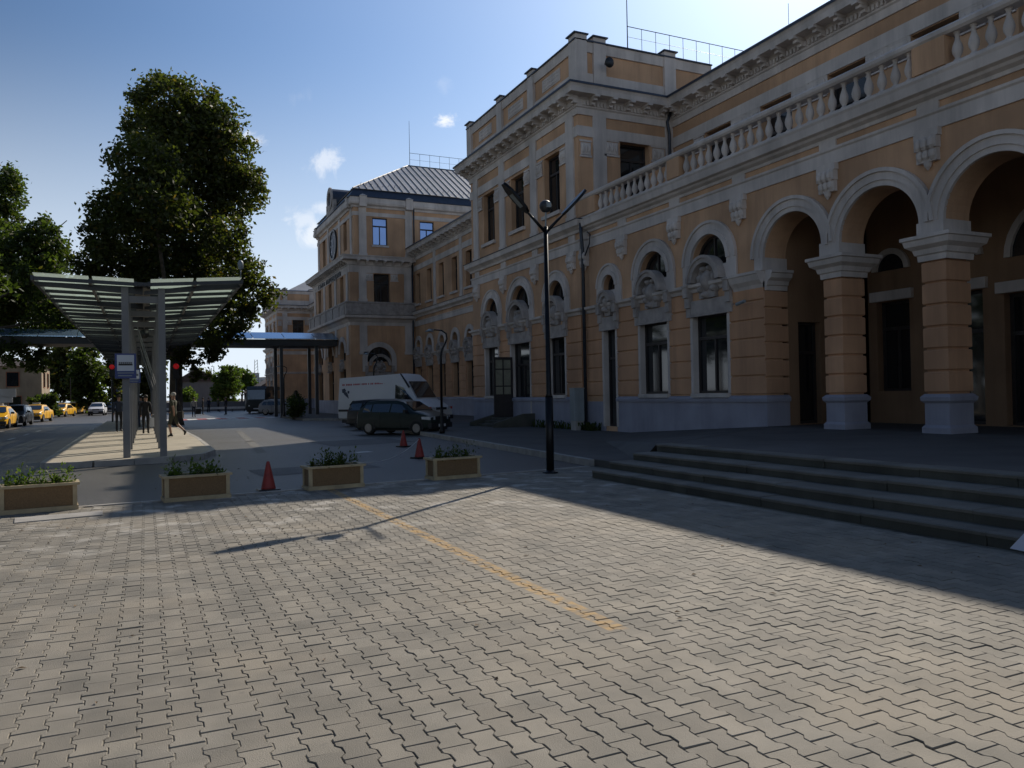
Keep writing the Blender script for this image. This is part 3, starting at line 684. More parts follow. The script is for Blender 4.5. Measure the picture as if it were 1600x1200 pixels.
def capsweep(m, x0, x1, y0, y1):
    pth = [(x0, y0), (x1, y0), (x1, y1), (x0, y1)]
    m.sweep(pth, [(0, 4.42), (.05, 4.42), (.06, 4.55), (.10, 4.57), (.13, 4.68), (.24, 4.76), (.27, 4.88), (.31, 4.90), (.31, 4.975), (0, 4.98)], -1, True)
for i, (a, b) in enumerate(PIER):
    x0, x1 = XL, XL+D
    m = MB(); m.box(x0+.05, x1-.05, b+.05, a-.05, .57, 4.98); part('pier_core', m, OR2, ST)
    hh = (4.42-1.47)/6
    for k in range(6):
        m = MB(); pth = [(x0+.05, b+.05), (x1-.05, b+.05), (x1-.05, a-.05), (x0+.05, a-.05)]; z0 = 1.47+k*hh+.022; z1 = z0+hh-.044
        m.sweep(pth, [(0, z0), (.03, z0), (.05, z0+.02), (.05, z1-.02), (.03, z1), (0, z1)], -1, True); part('rusticated_course', m, OR2, ST)
    m = MB(); pth = [(x0, b), (x1, b), (x1, a), (x0, a)]
    m.sweep(pth, [(-.05, .572), (.05, .572), (.05, .70), (0, .76), (0, 1.24), (.06, 1.30), (.07, 1.38), (0, 1.45), (-.05, 1.45)], -1, True); part('pier_plinth', m, PL, ST)
    m = MB(); capsweep(m, x0, x1, b, a); part('pier_capital', m, WH, ST)
# wall pier (anta) at the north end of the arcade
m = MB(); m.sweep([(XL, 17.12), (XL+D, 17.12)], [(0, 4.42), (.05, 4.42), (.06, 4.55), (.10, 4.57), (.13, 4.68), (.24, 4.76), (.27, 4.88), (.31, 4.90), (.31, 4.975), (0, 4.98)], -1)
m.sweep([(XL, 18.35), (XL, 17.12)], [(0, 4.50), (.05, 4.50), (.10, 4.60), (.20, 4.72), (.26, 4.88), (.29, 4.90), (.29, 4.975), (0, 4.98)], -1); part('pier_capital', m, WH, ST)
gp = [(17.12, 18.55), (20.41, 21.54), (23.36, 24.75), (25.79, 27.20)]
courses(F, gp)
S17 = Fr((0, 17.12, 0), (1, 0, 0), (0, -1, 0))
courses(S17, [(XL-.055, XL+D)], z1=4.42)
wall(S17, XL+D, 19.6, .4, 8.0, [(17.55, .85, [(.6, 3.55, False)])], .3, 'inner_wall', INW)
window(S17, 17.55, .85, .6, 3.55, n=-.2, bars=0, name='door')
# mouldings of the arcade front
pth = [(XL, 27.22), (XL, -3)]
def sw(name, pr, m_, path=pth, side=-1): q = MB(); q.sweep(path, pr, side); part(name, q, m_, ST)
sw('plinth', [(0, .0), (.05, .0), (.05, 1.26), (0, 1.26)], PL, [(XL, 27.22), (XL, 25.70)]); sw('plinth', [(0, .0), (.05, .0), (.05, 1.26), (0, 1.26)], PL, [(XL, 24.84), (XL, 17.12), (XL+D, 17.12)])
sw('plinth_moulding', [(0, 1.262), (.10, 1.262), (.11, 1.36), (.07, 1.42), (0, 1.45)], PL, [(XL, 24.84), (XL, 17.12), (XL+D, 17.12)])
sw('impost_string', [(0, 4.72), (.06, 4.72), (.10, 4.82), (.20, 4.88), (.21, 4.97), (0, 5.0)], WH, [(XL, 27.22), (XL, 18.36)])
sw('frieze_band', [(0, 7.30), (.045, 7.30), (.05, 7.62), (.09, 7.66), (.09, 7.72), (0, 7.74)], WH)
sw('string_cornice', [(-.3, 7.9), (.04, 7.9), (.06, 7.98), (.16, 8.04), (.20, 8.10), (.30, 8.14), (.33, 8.34), (.36, 8.40), (-.3, 8.42)], WH)
for c in (27.0, 24.30, 21.15, 18.05, 14.72, 11.88, 9.0, 6.15, 3.3, .45): place('corbel', CORB, F.M(c, 0, 7.0), ST)
m = MB(); m.box(XL+.3, 20.5, -3, 27.2, 7.95, 8.36); part('terrace_slab', m, WR, ST)
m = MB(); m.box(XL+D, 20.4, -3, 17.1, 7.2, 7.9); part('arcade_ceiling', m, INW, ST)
# back wall of the arcade, doors and windows
IB = Fr((19.6, 0, 0), (0, 1, 0), (-1, 0, 0))
bh = []
for (uc, w, z0, z1, nm) in ((15.95, 1.1, 1.5, 4.1, 'window'), (13.9, 1.3, .6, 4.1, 'door'), (11.2, 3.0, .6, 3.9, 'door'), (7.4, 2.4, .6, 3.9, 'door'), (4.3, 1.4, 1.5, 4.1, 'window'), (1.4, 1.4, 1.5, 4.1, 'window')):
    bh.append((uc, w, [(z0, z1, False)])); window(IB, uc, w, z0, z1, n=-.25, name=nm, bars=1 if w < 2 else 3)
    m = MB(); m.fb(IB, uc-w/2-.15, uc+w/2+.15, 0, .12, z1+.02, z1+.30); part('door_lintel', m, WH, ST)
    m = MB(); r_ = w*.42; m.ring(IB, uc, z1+.9, r_, r_+.16, 0, .1, 16); part('archivolt', m, WH, ST)
    m = MB(); pl = [IB.P(uc+r_*math.cos(math.pi*i/14), .012, z1+.9+r_*math.sin(math.pi*i/14)) for i in range(15)]; m.add(pl, [tuple(range(15))]); part('blind_lunette', m, GL, ST)
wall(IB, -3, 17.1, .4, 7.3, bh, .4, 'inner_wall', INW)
NT = mat('paper_notice', (.35, .42, .48), .6, .1)
m = MB(); m.fb(IB, 10.5, 10.85, -.205, -.2, 2.0, 2.55); part('notice', m, NT, ST)
m = MB(); m.box(19.6, 20.4, 16.8, 27.2, 0, 8); m.box(20.0, 21, -3, 27.2, 0, 8.3); part('rear_block', m, DARK, ST)
# balustrade
q = MB(); q.sweep([(XL, 27.2), (XL, -3)], [(-.16, 8.42), (.16, 8.42), (.16, 8.54), (.12, 8.58), (-.12, 8.58), (-.16, 8.54)], -1); part('balustrade_base', q, WH, ST)
q = MB(); q.sweep([(XL, 27.2), (XL, -3)], [(-.14, 9.22), (.14, 9.22), (.19, 9.27), (.20, 9.35), (.14, 9.41), (-.14, 9.41), (-.19, 9.35)], -1); part('balustrade_rail', q, WH, ST)
peds = [(27.2, 25.98), (21.35, 20.70), (12.15, 11.35), (2.8, 2.0)]
for a, b in peds: m = MB(); m.box(XL-.17, XL+.17, b, a, 8.585, 9.215); part('balustrade_pedestal', m, OR, ST)
for (a, b) in ((25.98, 21.35), (20.70, 12.15), (11.35, 2.8), (2.0, -3)):
    n = round((a-b)/.372)
    for i in range(n): place('baluster', BALU, Matrix.Translation((XL, a-(i+.5)*(a-b)/n, 8.572)), ST)
# upper wall set back behind the terrace
XU = 20.4
U = Fr((XU, 0, 0), (0, 1, 0), (-1, 0, 0))
uw = [24.3, 21.2, 18.1, 15.0, 11.9, 8.8, 5.7, 2.6, -.5]
wall(U, -3, 27.25, 8.36, 13.7, [(u, 1.5, [(8.5, 11.85, False)]) for u in uw], .5)
for u in uw:
    window(U, u, 1.5, 8.5, 11.85, n=-.3)
    for s in (-1, 1): place('capital_panel', CAPO, U.M(u+s*1.15, .01, 11.2), ST)
for i in range(len(uw)-1):
    m = MB(); m.fb(U, uw[i+1]+.76, uw[i]-.76, 0, .03, 11.25, 11.875); m.fb(U, uw[i+1]+.76, uw[i]-.76, .03, .06, 11.55, 11.62); part('wall_band', m, WH, ST)
mouldings([(XU, 27.2), (XU, -3)], -1, ground=False); modillions(U, -2.6, 26.6, 13.70, .85)
m = MB(); m.add([(19.75, -3, 13.86), (19.75, 27.2, 13.86), (30, 27.2, 16.4), (30, -3, 16.4)], [(0, 1, 2, 3)]); m.add([(20.9, -3, 8), (20.9, 27.2, 8), (20.9, 27.2, 13.9), (20.9, -3, 13.9)], [(0, 1, 2, 3)]); part('roof', m, ROF, ST)
pipe([(20.18, 26.98, 13.4), (20.0, 27.02, 12.9), (20.12, 27.05, 12.4), (20.12, 27.05, 8.5)])
pipe([(15.62, 26.86, 8.3), (15.62, 26.86, 7.9), (15.72, 26.92, 7.2), (15.72, 26.92, .25)], .07)
m = MB(); m.tube([(15.75, 26.6, 7.9), (15.7, 26.3, 7.75), (15.72, 26.4, 7.4), (15.72, 26.75, 7.0)], .03, 6); part('cable_loop', m, DPI, ST, True)
m = MB(); m.tube([(15.60, 17.95, 4.1), (15.55, 17.55, 4.15)], .05, 8); part('security_camera', m, CBX, ST)

# ---- two-storey wings between pavilions and clock block
def wing(YA, YB, cs):
    Fw = Fr((XU, 0, 0), (0, 1, 0), (-1, 0, 0))
    hl = [(u, 1.15, [(1.53, 4.0, False), (5.2, 6.15, True)]) for u in cs]
    wall(Fw, YA, YB, 0, 8.4, hl, .5); wall(Fw, YA, YB, 8.4, 13.7, [(u, 1.1, [(9.1, 11.6, False)]) for u in cs], .5)
    for i, u in enumerate(cs):
        window(Fw, u, 1.15, 1.53, 4.0); window(Fw, u, 1.15, 5.2, 6.15, arch=True, bars=1); window(Fw, u, 1.1, 9.1, 11.6)
        m = MB(); r = .575; m.ring(Fw, u, 5.575, r+.02, r+.34, 0, .08, 16)
        for s in (-1, 1): a, b = sorted((u+s*(r+.02), u+s*(r+.34))); m.fb(Fw, a, b, 0, .081, 5.0, 5.573)
        part('archivolt', m, WH, ST)
        if 1.2 not in HOOD: HOOD[1.2] = hood_mesh(1.15, .55)
        place('window_hood', HOOD[1.2], Fw.M(u, 0, 5.0), ST); place('cartouche', CARTS, Fw.M(u, 0, 4.9), ST)
        m = MB(); m.fb(Fw, u-.72, u+.72, -.3, .14, 8.94, 9.098); part('window_sill', m, WH, ST)
        if i % 2 == 1: pilaster(Fw, u+1.4, .5, 8.55, 13.0)
    courses(Fw, [(cs[i]+.7, cs[i+1]-.7) for i in range(len(cs)-1)]+[(YA, cs[0]-.7), (cs[-1]+.7, YB)])
    mouldings([(XU, YB), (XU, YA)], -1); modillions(Fw, YA+.6, YB-.4, 13.70, .85)
    m = MB(); m.add([(19.75, YA, 13.86), (19.75, YB, 13.86), (30, YB, 16.4), (30, YA, 16.4)], [(0, 1, 2, 3)]); part('roof', m, ROF, ST)
    m = MB(); m.box(20.95, 30, YA+.02, YB-.02, 0, 13.8); part('rear_block', m, DARK, ST)
wing(38.65, 62.8, [61.75-2.8*i for i in range(8)][::-1])
YCN = 77.6
wing(YCN, 27.25+NP_OFF, [YCN+1.6+3.1*i for i in range(9)])

# ---- clock block
XC = 15.0
def clock_block():
    A, B = 62.8, YCN; yc = (A+B)/2
    Fc = Fr((XC, 0, 0), (0, 1, 0), (-1, 0, 0)); Sc = Fr((0, A, 0), (1, 0, 0), (0, -1, 0)); Nc = Fr((0, B, 0), (1, 0, 0), (0, 1, 0))
    fu = [yc-4.6, yc, yc+4.6]
    wall(Fc, A, B, 0, 8.3, [(u, 2.0, [(.3, 3.9, False), (4.6, 6.2, True)]) for u in fu], .5)
    wall(Sc, XC+.5, 21, 0, 8.3, [(17.35, 2.0, [(.9, 3.6, False), (4.4, 5.6, True)])], .5)
    wall(Nc, XC+.5, 21, 0, 8.3, [], .5)
    for u in fu:
        window(Fc, u, 2.0, .3, 3.9, name='door'); window(Fc, u, 2.0, 4.6, 6.2, arch=True, bars=2)
        m = MB(); m.ring(Fc, u, 5.2, 1.02, 1.42, 0, .1, 18); part('archivolt', m, WH, ST); place('cartouche', CART, Fc.M(u, 0, 4.2), ST)
        window(Fc, u, 1.25, 9.3, 11.6)
    window(Sc, 17.35, 2.0, .9, 3.6); window(Sc, 17.35, 2.0, 4.4, 5.6, arch=True, bars=2)
    m = MB(); m.ring(Sc, 17.35, 4.6, 1.02, 1.42, 0, .1, 20)
    for s in (-1, 1): a, b = sorted((17.35+s*1.02, 17.35+s*1.42)); m.fb(Sc, a, b, 0, .101, 3.6, 4.598)
    part('archivolt', m, WH, ST); HOOD['c'] = hood_mesh(1.9, .9); place('window_hood', HOOD['c'], Sc.M(17.35, 0, 4.1), ST); place('cartouche', CART, Sc.M(17.35, 0, 4.0), ST)
    wall(Fc, A, B, 8.3, 12.9, [(u, 1.25, [(9.3, 11.6, False)]) for u in fu], .5)
    wall(Sc, XC+.5, 21, 8.3, 12.9, [(17.65, 1.35, [(9.1, 11.6, False)])], .5); wall(Nc, XC+.5, 21, 8.3, 12.9, [], .5)
    window(Sc, 17.65, 1.35, 9.1, 11.6)
    for u in (16.05, 19.85): pilaster(Sc, u, .62, 9.3, 12.1); pilaster(Sc, u, .62, 5.0, 7.6)
    for u in (A+.8, yc-2.3, yc+2.3, B-.8): pilaster(Fc, u, .62, 9.3, 12.1); pilaster(Fc, u, .62, 5.0, 7.6)
    for s in (-1, 1): place('capital_panel', CAPO, Sc.M(17.65+s*1.05, .01, 11.0), ST)
    # upper (clock) floor, set back .45
    XT = XC+.42; A2, B2 = A+.12, B-.12; T = Fr((XT, 0, 0), (0, 1, 0), (-1, 0, 0)); S2 = Fr((0, A2, 0), (1, 0, 0), (0, -1, 0)); N2 = Fr((0, B2, 0), (1, 0, 0), (0, 1, 0))
    wall(T, A2, B2, 12.9, 17.2, [(yc-4.3, 1.2, [(13.9, 16.3, False)]), (yc+4.3, 1.2, [(13.9, 16.3, False)])], .5)
    wall(S2, XT+.5, 28.5, 12.9, 17.2, [(17.6, 1.25, [(13.95, 16.2, False)]), (21.65, 1.25, [(13.95, 16.2, False)]), (25.6, 1.25, [(13.95, 16.2, False)])], .5); wall(N2, XT+.5, 28.5, 12.9, 17.2, [], .5)
    for u in (yc-4.3, yc+4.3): window(T, u, 1.2, 13.9, 16.3)
    for u in (17.6, 21.65, 25.6):
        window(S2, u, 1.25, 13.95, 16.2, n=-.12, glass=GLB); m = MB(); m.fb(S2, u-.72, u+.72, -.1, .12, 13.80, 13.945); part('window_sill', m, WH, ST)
    for u in (16.15, 20.05): pilaster(S2, u, .62, 13.02, 17.3)
    for u in (A2+.8, yc-2.3, yc+2.3, B2-.8): pilaster(T, u, .55, 13.02, 17.3)
    pth = [(21, A), (XC, A), (XC, B), (21, B)]
    m = MB(); m.sweep(pth, [(0, 0), (.06, 0), (.06, 1.25), (0, 1.3)], 1); part('plinth', m, PL, ST)
    m = MB(); m.sweep(pth, [(0, 7.35), (.05, 7.35), (.08, 7.6), (.30, 7.85), (.55, 7.95), (.58, 8.15), (0, 8.2)], 1); part('string_cornice', m, WH, ST)
    m = MB(); m.sweep(pth, [(0, 8.2), (.42, 8.2), (.42, 9.1), (.48, 9.12), (.48, 9.25), (0, 9.25)], 1); part('balcony_wall', m, WR, ST)
    for (Fx, us2) in ((Sc, [15.3, 16.4, 17.6, 18.9, 20.0]), (Fc, [A+.3, A+2.2, yc-2.6, yc, yc+2.6, B-2.2, B-.3])):
        for u in us2: m = MB(); m.fb(Fx, u-.2, u+.2, .42, .47, 8.22, 9.1); part('balcony_pier', m, WR, ST)
    m = MB(); m.sweep(pth, prof(12.9, TOPC), 1); part('main_cornice', m, WH, ST)
    m = MB(); m.sweep(pth, [(0, 11.65), (.05, 11.65), (.05, 12.1), (0, 12.1)], 1); part('upper_band', m, WH, ST)
    modillions(Fc, A, B, 12.9, .8); modillions(Sc, XC+.6, 20, 12.9, .8)
    p2 = [(28.5, A2), (XT, A2), (XT, B2), (28.5, B2)]
    m = MB(); m.sweep(p2, [(0, 16.3), (.05, 16.3), (.05, 16.62), (0, 16.62)], 1); m.sweep(p2, [(0, 16.95), (.08, 16.95), (.14, 17.1), (.32, 17.2), (.36, 17.35), (.30, 17.75), (0, 17.8)], 1); part('top_cornice', m, WH, ST)
    m = MB(); m.sweep(p2, [(.26, 17.76), (.38, 17.78), (-.12, 18.5), (-.5, 18.5)], 1); part('mansard_band', m, FLA, ST)
    for (Fx, us2) in ((S2, [16.15, 20.05]), (T, [A2+.8, B2-.8])):
        for u in us2:
            m = MB(); m.fb(Fx, u-.3, u+.3, 0, .42, 17.0, 17.85); c_ = Fx.P(u, .2, 18.05); b4 = [Fx.P(u-.33, .47, 17.85), Fx.P(u+.33, .47, 17.85), Fx.P(u+.33, -.03, 17.85), Fx.P(u-.33, -.03, 17.85)]; m.add(b4+[c_], [(0, 1, 4), (1, 2, 4), (2, 3, 4), (3, 0, 4)]); part('parapet_post', m, WH, ST)
    # hipped standing-seam roof, panel by panel
    ex0, ex1, ey0, ey1, ez, rz_ = XT-.02, 28.6, A2-.02, B2+.02, 18.5, 23.0
    rx0, rx1, ry = 22.4, 28.6, yc
    def slope(E0, E1, R0, R1, n):
        E0, E1, R0, R1 = map(Vector, (E0, E1, R0, R1)); ud = (E1-E0); Lu = ud.length; ud.normalize(); base = R0-E0; perp = base-ud*base.dot(ud); Hn = perp.length; pd_ = perp/Hn
        ra = (R0-E0).dot(ud); rb = (R1-E0).dot(ud)
        def top(u):
            if u < ra: return Hn*u/ra if ra > 1e-6 else Hn
            if u > rb: return Hn*(Lu-u)/(Lu-rb) if Lu-rb > 1e-6 else Hn
            return Hn
        nrm = ud.cross(pd_); nrm = nrm if nrm.z > 0 else -nrm
        for i in range(n):
            u0_, u1_ = Lu*i/n, Lu*(i+1)/n; us_ = [u0_]+[x for x in (ra, rb) if u0_ < x < u1_]+[u1_]
            poly = [E0+ud*u0_, E0+ud*u1_]+[E0+ud*x+pd_*top(x) for x in us_[::-1]]
            q = MB(); q.prism([p-nrm*.03 for p in poly], [p for p in poly]); part('roof_panel', q, ROF, ST)
            if i:
                a_ = E0+ud*u0_; b_ = a_+pd_*top(u0_)
                if (b_-a_).length > .3: sm.tube([a_+nrm*.02, b_+nrm*.02], .035, 4)
    sm = MB()
    slope((ex0, ey0, ez), (ex1, ey0, ez), (rx0, ry, rz_), (rx1, ry, rz_), 22)
    slope((ex0, ey0, ez), (ex0, ey1, ez), (rx0, ry, rz_), (rx0, ry, rz_), 22)
    slope((ex0, ey1, ez), (ex1, ey1, ez), (rx0, ry, rz_), (rx1, ry, rz_), 22)
    for p in ((ex0, ey0, ez), (ex0, ey1, ez)): sm.tube([p, (rx0, ry, rz_)], .06, 5)
    sm.tube([(rx0, ry, rz_), (rx1, ry, rz_)], .06, 5)
    # snow guards
    for i in range(26): x = ex0+.8+i*.48; sm.tube([(x, ey0+.75+.1*(i % 3), ez+.45+.06*(i % 3)), (x+.1, ey0+.75+.1*(i % 3), ez+.75)], .015, 4)
    part('roof_seams', sm, SEA, ST)
    railing(22.6, 28.5, yc, 23.1, 1.1, 6, 4.1)
    m = MB(); m.box(20.9, 28.4, A+.85, B-.85, 0, 18.4); m.box(XC+.6, 20.9, A+.6, B-.6, 8, 8.2); part('rear_block', m, OR, ST)
    # round dormer over the clock
    m = MB(); n = 18
    q0 = [(XT-.25, yc+.95*math.cos(2*math.pi*i/n), 19.2+.95*math.sin(2*math.pi*i/n)) for i in range(n)]; q1 = [(19.5, y, z) for _, y, z in q0]
    m.prism(q0, q1); part('dormer', m, FLA, ST, False)
    Fd = Fr((XT-.25, 0, 0), (0, 1, 0), (-1, 0, 0)); m = MB(); m.ring(Fd, yc, 19.2, .62, 1.05, 0, .14, 28, 0, 2*math.pi-.001); m.fb(Fd, yc-1.3, yc+1.3, -.2, .1, 17.8, 18.3); m.fb(Fd, yc-1.5, yc-1.05, -.2, .08, 17.8, 18.9); m.fb(Fd, yc+1.05, yc+1.5, -.2, .08, 17.8, 18.9); part('dormer_surround', m, WR, ST)
    # curved pediment either side
    # clock
    ck = part('clock', MB(), WR, ST)
    m = MB(); m.ring(T, yc, 15.15, 1.18, 1.38, 0, .16, 32, 0, 2*math.pi-.001); b = part('clock_rim', m, STD, None); b.parent = ck
    DI = mat('clock_dial_grey', (.20, .21, .24), .6, .1)
    m = MB(); pl = [T.P(yc+1.2*math.cos(2*math.pi*i/32), .05, 15.15+1.2*math.sin(2*math.pi*i/32)) for i in range(32)]; m.add(pl, [tuple(range(32))]); b = part('dial', m, DI, None); b.parent = ck
    WPc = mat('clock_mark_white', (.7, .7, .72), .6, .05); mk = MB(); hd = MB()
    def bar(mb, ang, ra_, rb_, w, n_):
        c_, s_ = math.cos(ang), math.sin(ang); pts = [(ra_*c_-w*s_, ra_*s_+w*c_), (rb_*c_-w*s_, rb_*s_+w*c_), (rb_*c_+w*s_, rb_*s_-w*c_), (ra_*c_+w*s_, ra_*s_-w*c_)]
        mb.prism([T.P(yc+a_, n_, 15.15+b_) for a_, b_ in pts], [T.P(yc+a_, n_+.02, 15.15+b_) for a_, b_ in pts])
    for h in range(12): bar(mk, h*math.pi/6, .85, 1.1, .06, .06)
    bar(hd, math.radians(65), -.15, .62, .06, .10); bar(hd, math.radians(300), -.2, .95, .04, .13)
    b = part('hour_marks', mk, WPc, None); b.parent = ck; b = part('clock_hands', hd, WPc, None); b.parent = ck
    # raised letters on the frieze
    cu = bpy.data.curves.new('letters', 'FONT'); cu.body = 'ГАРА ПЛОВДИВ'; cu.size = 1.0; cu.extrude = .03; cu.align_x = 'CENTER'; cu.space_character = 1.25
    to = bpy.data.objects.new('tmp', cu); C.objects.link(to); dg = bpy.context.evaluated_depsgraph_get(); me = bpy.data.meshes.new_from_object(to.evaluated_get(dg)); bpy.data.objects.remove(to)
    me.materials.clear(); me.materials.append(STD)
    Lm = Matrix(((0, 0, -1, XC-.10), (-1, 0, 0, yc), (0, 1, 0, 11.72), (0, 0, 0, 1)))
    place('letters', me, Lm @ Matrix.Diagonal((1.0, .55, 1, 1)), ST)
clock_block()
pipe([(20.2, 62.55, 12.6), (20.2, 62.6, 1.0)], .08); pipe([(20.45, 62.7, 17.6), (20.45, 62.75, 13.9)], .06)
m = MB(); m.box(21, 30, -3, 27.2, 8.2, 13.7); part('rear_block', m, DARK, ST)

# ------------------------------------------------------------------ street furniture
def wp(x, y, Y=None, z=None):
    d = fw + rt*((x-800)/FPX) - up*((y-600)/FPX)
    t = d.y and (Y/d.y if Y is not None else (z-EYE)/d.z)
    return Vector((0, 0, EYE))+d*t
# big double street lamp with globe camera
lm = thing('street_lamp', 'tall black double-armed street lamp standing at the edge of the paving before the steps', 'street lamp', (7.49, 14.31, 0))
m = MB(); m.tube([(0, 0, 0), (0, 0, 1.55)], .082, 14); m.tube([(0, 0, 1.55), (0, 0, 1.62), (0, 0, 5.05)], [.082, .055, .045], 14); m.lathe([(.16, 0), (.16, .02), (.10, .03), (.085, .06)], 14); part('pole', m, IR, lm, True)
ax = Vector((rt.x, rt.y, 0)).normalized()*.93+Vector((fw.x, fw.y, 0)).normalized()*.36; ax.normalize()
for s in (-1, 1):
    a = ax*s; e = Vector((0, 0, 4.95))+a*.42+Vector((0, 0, .40)); t_ = Vector((0, 0, 4.95))+a*.93+Vector((0, 0, .93))
    m = MB(); m.tube([(0, 0, 4.93), e], [.035, .026], 8); ar = part('lamp_arm', m, IR, lm, True)
    d = (t_-e).normalized(); sd = d.cross(Vector((0, 0, 1))).normalized(); nn = sd.cross(d)
    m = MB(); prf = [(-.05, .035), (.06, .11), (.30, .15), (.55, .13), (.72, .05)]
    A = [e+d*x+sd*w+nn*.03 for x, w in prf]+[e+d*x-sd*w+nn*.03 for x, w in prf[::-1]]; Bv = [p-nn*.055 for p in A]; m.prism(A, Bv)
    hd_ = part('lamp_head', m, IR, lm)
    m = MB(); A = [e+d*x+sd*w-nn*.028 for x, w in ((.12, .08), (.45, .085))]+[e+d*x-sd*w-nn*.028 for x, w in ((.45, .085), (.12, .08))]; m.add(A, [(0, 1, 2, 3)]); b = part('lens', m, CBX, None); b.parent = hd_
m = MB(); m.tube([(0, 0, 5.03), (0, -.02, 5.36)], .018, 6); part('camera_stem', m, CBX, lm)
m = MB(); m.lathe([(.02, -.12), (.08, -.10), (.125, -.03), (.13, .03), (.10, .09), (.05, .125), (.01, .13)], 16, (0, -.02, 5.46)); cg = part('camera_housing', m, STD, lm, True)
m = MB(); m.box(-.045, .045, -.17, -.12, 5.42, 5.53); b = part('camera_face', m, CBX, None); b.parent = cg

# planters
CRE = mat('cream_planter_frame', (.44, .35, .21), .7, .15, 6, .2, 60, grime=.3)
PBR = mat('brown_pebble_panel', (.20, .125, .06), .85, .16, 45, .5, 60)
SOI = mat('potting_soil', (.03, .022, .016), .95, .3, 20, .6, 60)
ks_a = math.atan(KS)
lt_ = MB(); R9 = random.Random(9)
for k in range(150):
    x = R9.uniform(-6, 7.6); y = R9.uniform(4, 14.0) if k % 3 else R9.uniform(15.5, 24); a = R9.uniform(0, 6.28); l = R9.uniform(.012, .035); c_, s_ = math.cos(a)*l, math.sin(a)*l
    lt_.add([(x-c_, y-s_, .006), (x+s_*.5, y-c_*.5, .012), (x+c_, y+s_, .007), (x-s_*.5, y+c_*.5, .016)], [(0, 1, 2, 3)])
single('fallen_leaves', lt_, mat('dry_leaf', (.16, .10, .045), .8, .3, 8), 'scattered dry leaf litter on the paving and road', 'leaf litter', kind='stuff')
def planter(loc, label, seed):
    t = thing('planter', label, 'planter', loc, ks_a, 'planters along the kerb')
    L, D_, H = 1.0, .40, .42
    for k in range(4):
        x = (-.5 if k % 2 == 0 else .5-.06); y = (0 if k < 2 else D_-.06); m = MB(); m.box(x, x+.06, y, y+.06, .07, H-.045); part('corner_post', m, CRE, t)
    m = MB(); m.sweep([(-.5, 0), (.5, 0), (.5, D_), (-.5, D_)], [(.05, 0), (-.015, 0), (-.015, .068), (.05, .068)], 1, True); part('base_board', m, CRE, t)
    m = MB(); m.sweep([(-.5, 0), (.5, 0), (.5, D_), (-.5, D_)], [(.05, H-.04), (-.035, H-.04), (-.035, H), (.05, H)], 1, True); part('rim', m, CRE, t)
    for (x0, x1, y0, y1) in ((-.44, .44, .018, .03), (-.44, .44, D_-.03, D_-.018), (-.482, -.47, .06, D_-.06), (.47, .482, .06, D_-.06)):
        m = MB(); m.box(x0, x1, y0, y1, .07, H-.042); part('side_panel', m, PBR, t)
    m = MB(); m.box(-.45, .45, .04, D_-.04, .1, H-.06); part('soil', m, SOI, t)
    R_ = random.Random(seed); pl = thing('bush', label.replace('planter box', 'PLANT').split(' PLANT')[0], 'plant') if False else None
    m = MB()
    for k in range(20):
        cx, cy = R_.uniform(-.42, .44), R_.uniform(.06, D_-.06); n = R_.randint(30, 60); hh = R_.uniform(.10, .34); wide = R_.uniform(.5, 1.3)
        for j in range(n):
            a = R_.uniform(0, 6.28); el = R_.uniform(.05, 1.45); L2 = R_.uniform(.05, hh+.08); d = Vector((math.cos(a)*math.cos(el), math.sin(a)*math.cos(el), math.sin(el)))
            p = Vector((cx, cy, H-.06))+Vector((d.x*.7, d.y*.6, abs(d.z)+.1))*R_.uniform(0, hh); L3 = R_.uniform(.035, .085); d2 = (d+Vector((R_.gauss(0, .7), R_.gauss(0, .7), R_.gauss(0, .4)))).normalized(); s = d2.cross(Vector((0, .2, 1))).normalized()*L3*.25*wide
            q = p+d2*L3*.5; e = p+d2*L3; m.add([p-s*.3, p+s*.3, q+s, e, q-s], [(0, 1, 2, 3, 4)])
    return t, m
plab = [((-1.46, 13.68, 0), 'leftmost brown and cream planter box on the kerb, by the flat cover slab', 'plants spilling from the leftmost planter box, by the cover slab'),
        ((.76, 13.85, 0), 'brown and cream planter box in front of the bus shelter island', 'leafy plants in the planter box before the bus shelter island'),
        ((3.08, 14.10, 0), 'brown and cream planter box between the nearest red cone and the far one', 'leafy plants in the planter box right of the nearest cone'),
        ((5.50, 14.40, 0), 'rightmost brown and cream planter box, nearest to the tall street lamp', 'sparse plants in the planter box nearest the tall street lamp')]
for i, (l, a, b) in enumerate(plab):
    t, m = planter(l, a, 20+i); o = single('leafy_plants', m, LF2 if i > 1 else LF3, b, 'plants', 'plants in the planters', l, ks_a)
# cones
CON = mat('faded_red_cone', (.27, .028, .02), .55, .15, 8)
def cone(loc, label):
    t = thing('traffic_cone', label, 'traffic cone', loc, random.uniform(0, .6), 'red traffic cones')
    m = MB(); m.lathe([(.135, .03), (.125, .06), (.03, .50), (.022, .52), (.02, .50)], 16); part('cone_body', m, CON, t, True)
    m = MB(); m.prism([(x*.19, y*.19, 0) for x, y in ((-1, -.85), (-.85, -1), (.85, -1), (1, -.85), (1, .85), (.85, 1), (-.85, 1), (-1, .85))], [(x*.18, y*.18, .035) for x, y in ((-1, -.85), (-.85, -1), (.85, -1), (1, -.85), (1, .85), (.85, 1), (-.85, 1), (-1, .85))]); part('cone_base', m, IR, t)
cone((1.96, 14.55, 0), 'red traffic cone nearest the camera, between two planters'); cone((6.45, 19.65, 0), 'red traffic cone behind the rightmost planter, nearer of the far two'); cone((7.45, 24.3, 0), 'red traffic cone farthest back, by the front wheel of the dark car')
m = MB(); pts = []
A = Vector((3.4, 14.4, .45)); B_ = Vector((6.45, 19.65, .50))
for i in range(15): f = i/14; pts.append(A.lerp(B_, f)+Vector((0, 0, -.22*4*f*(1-f))))
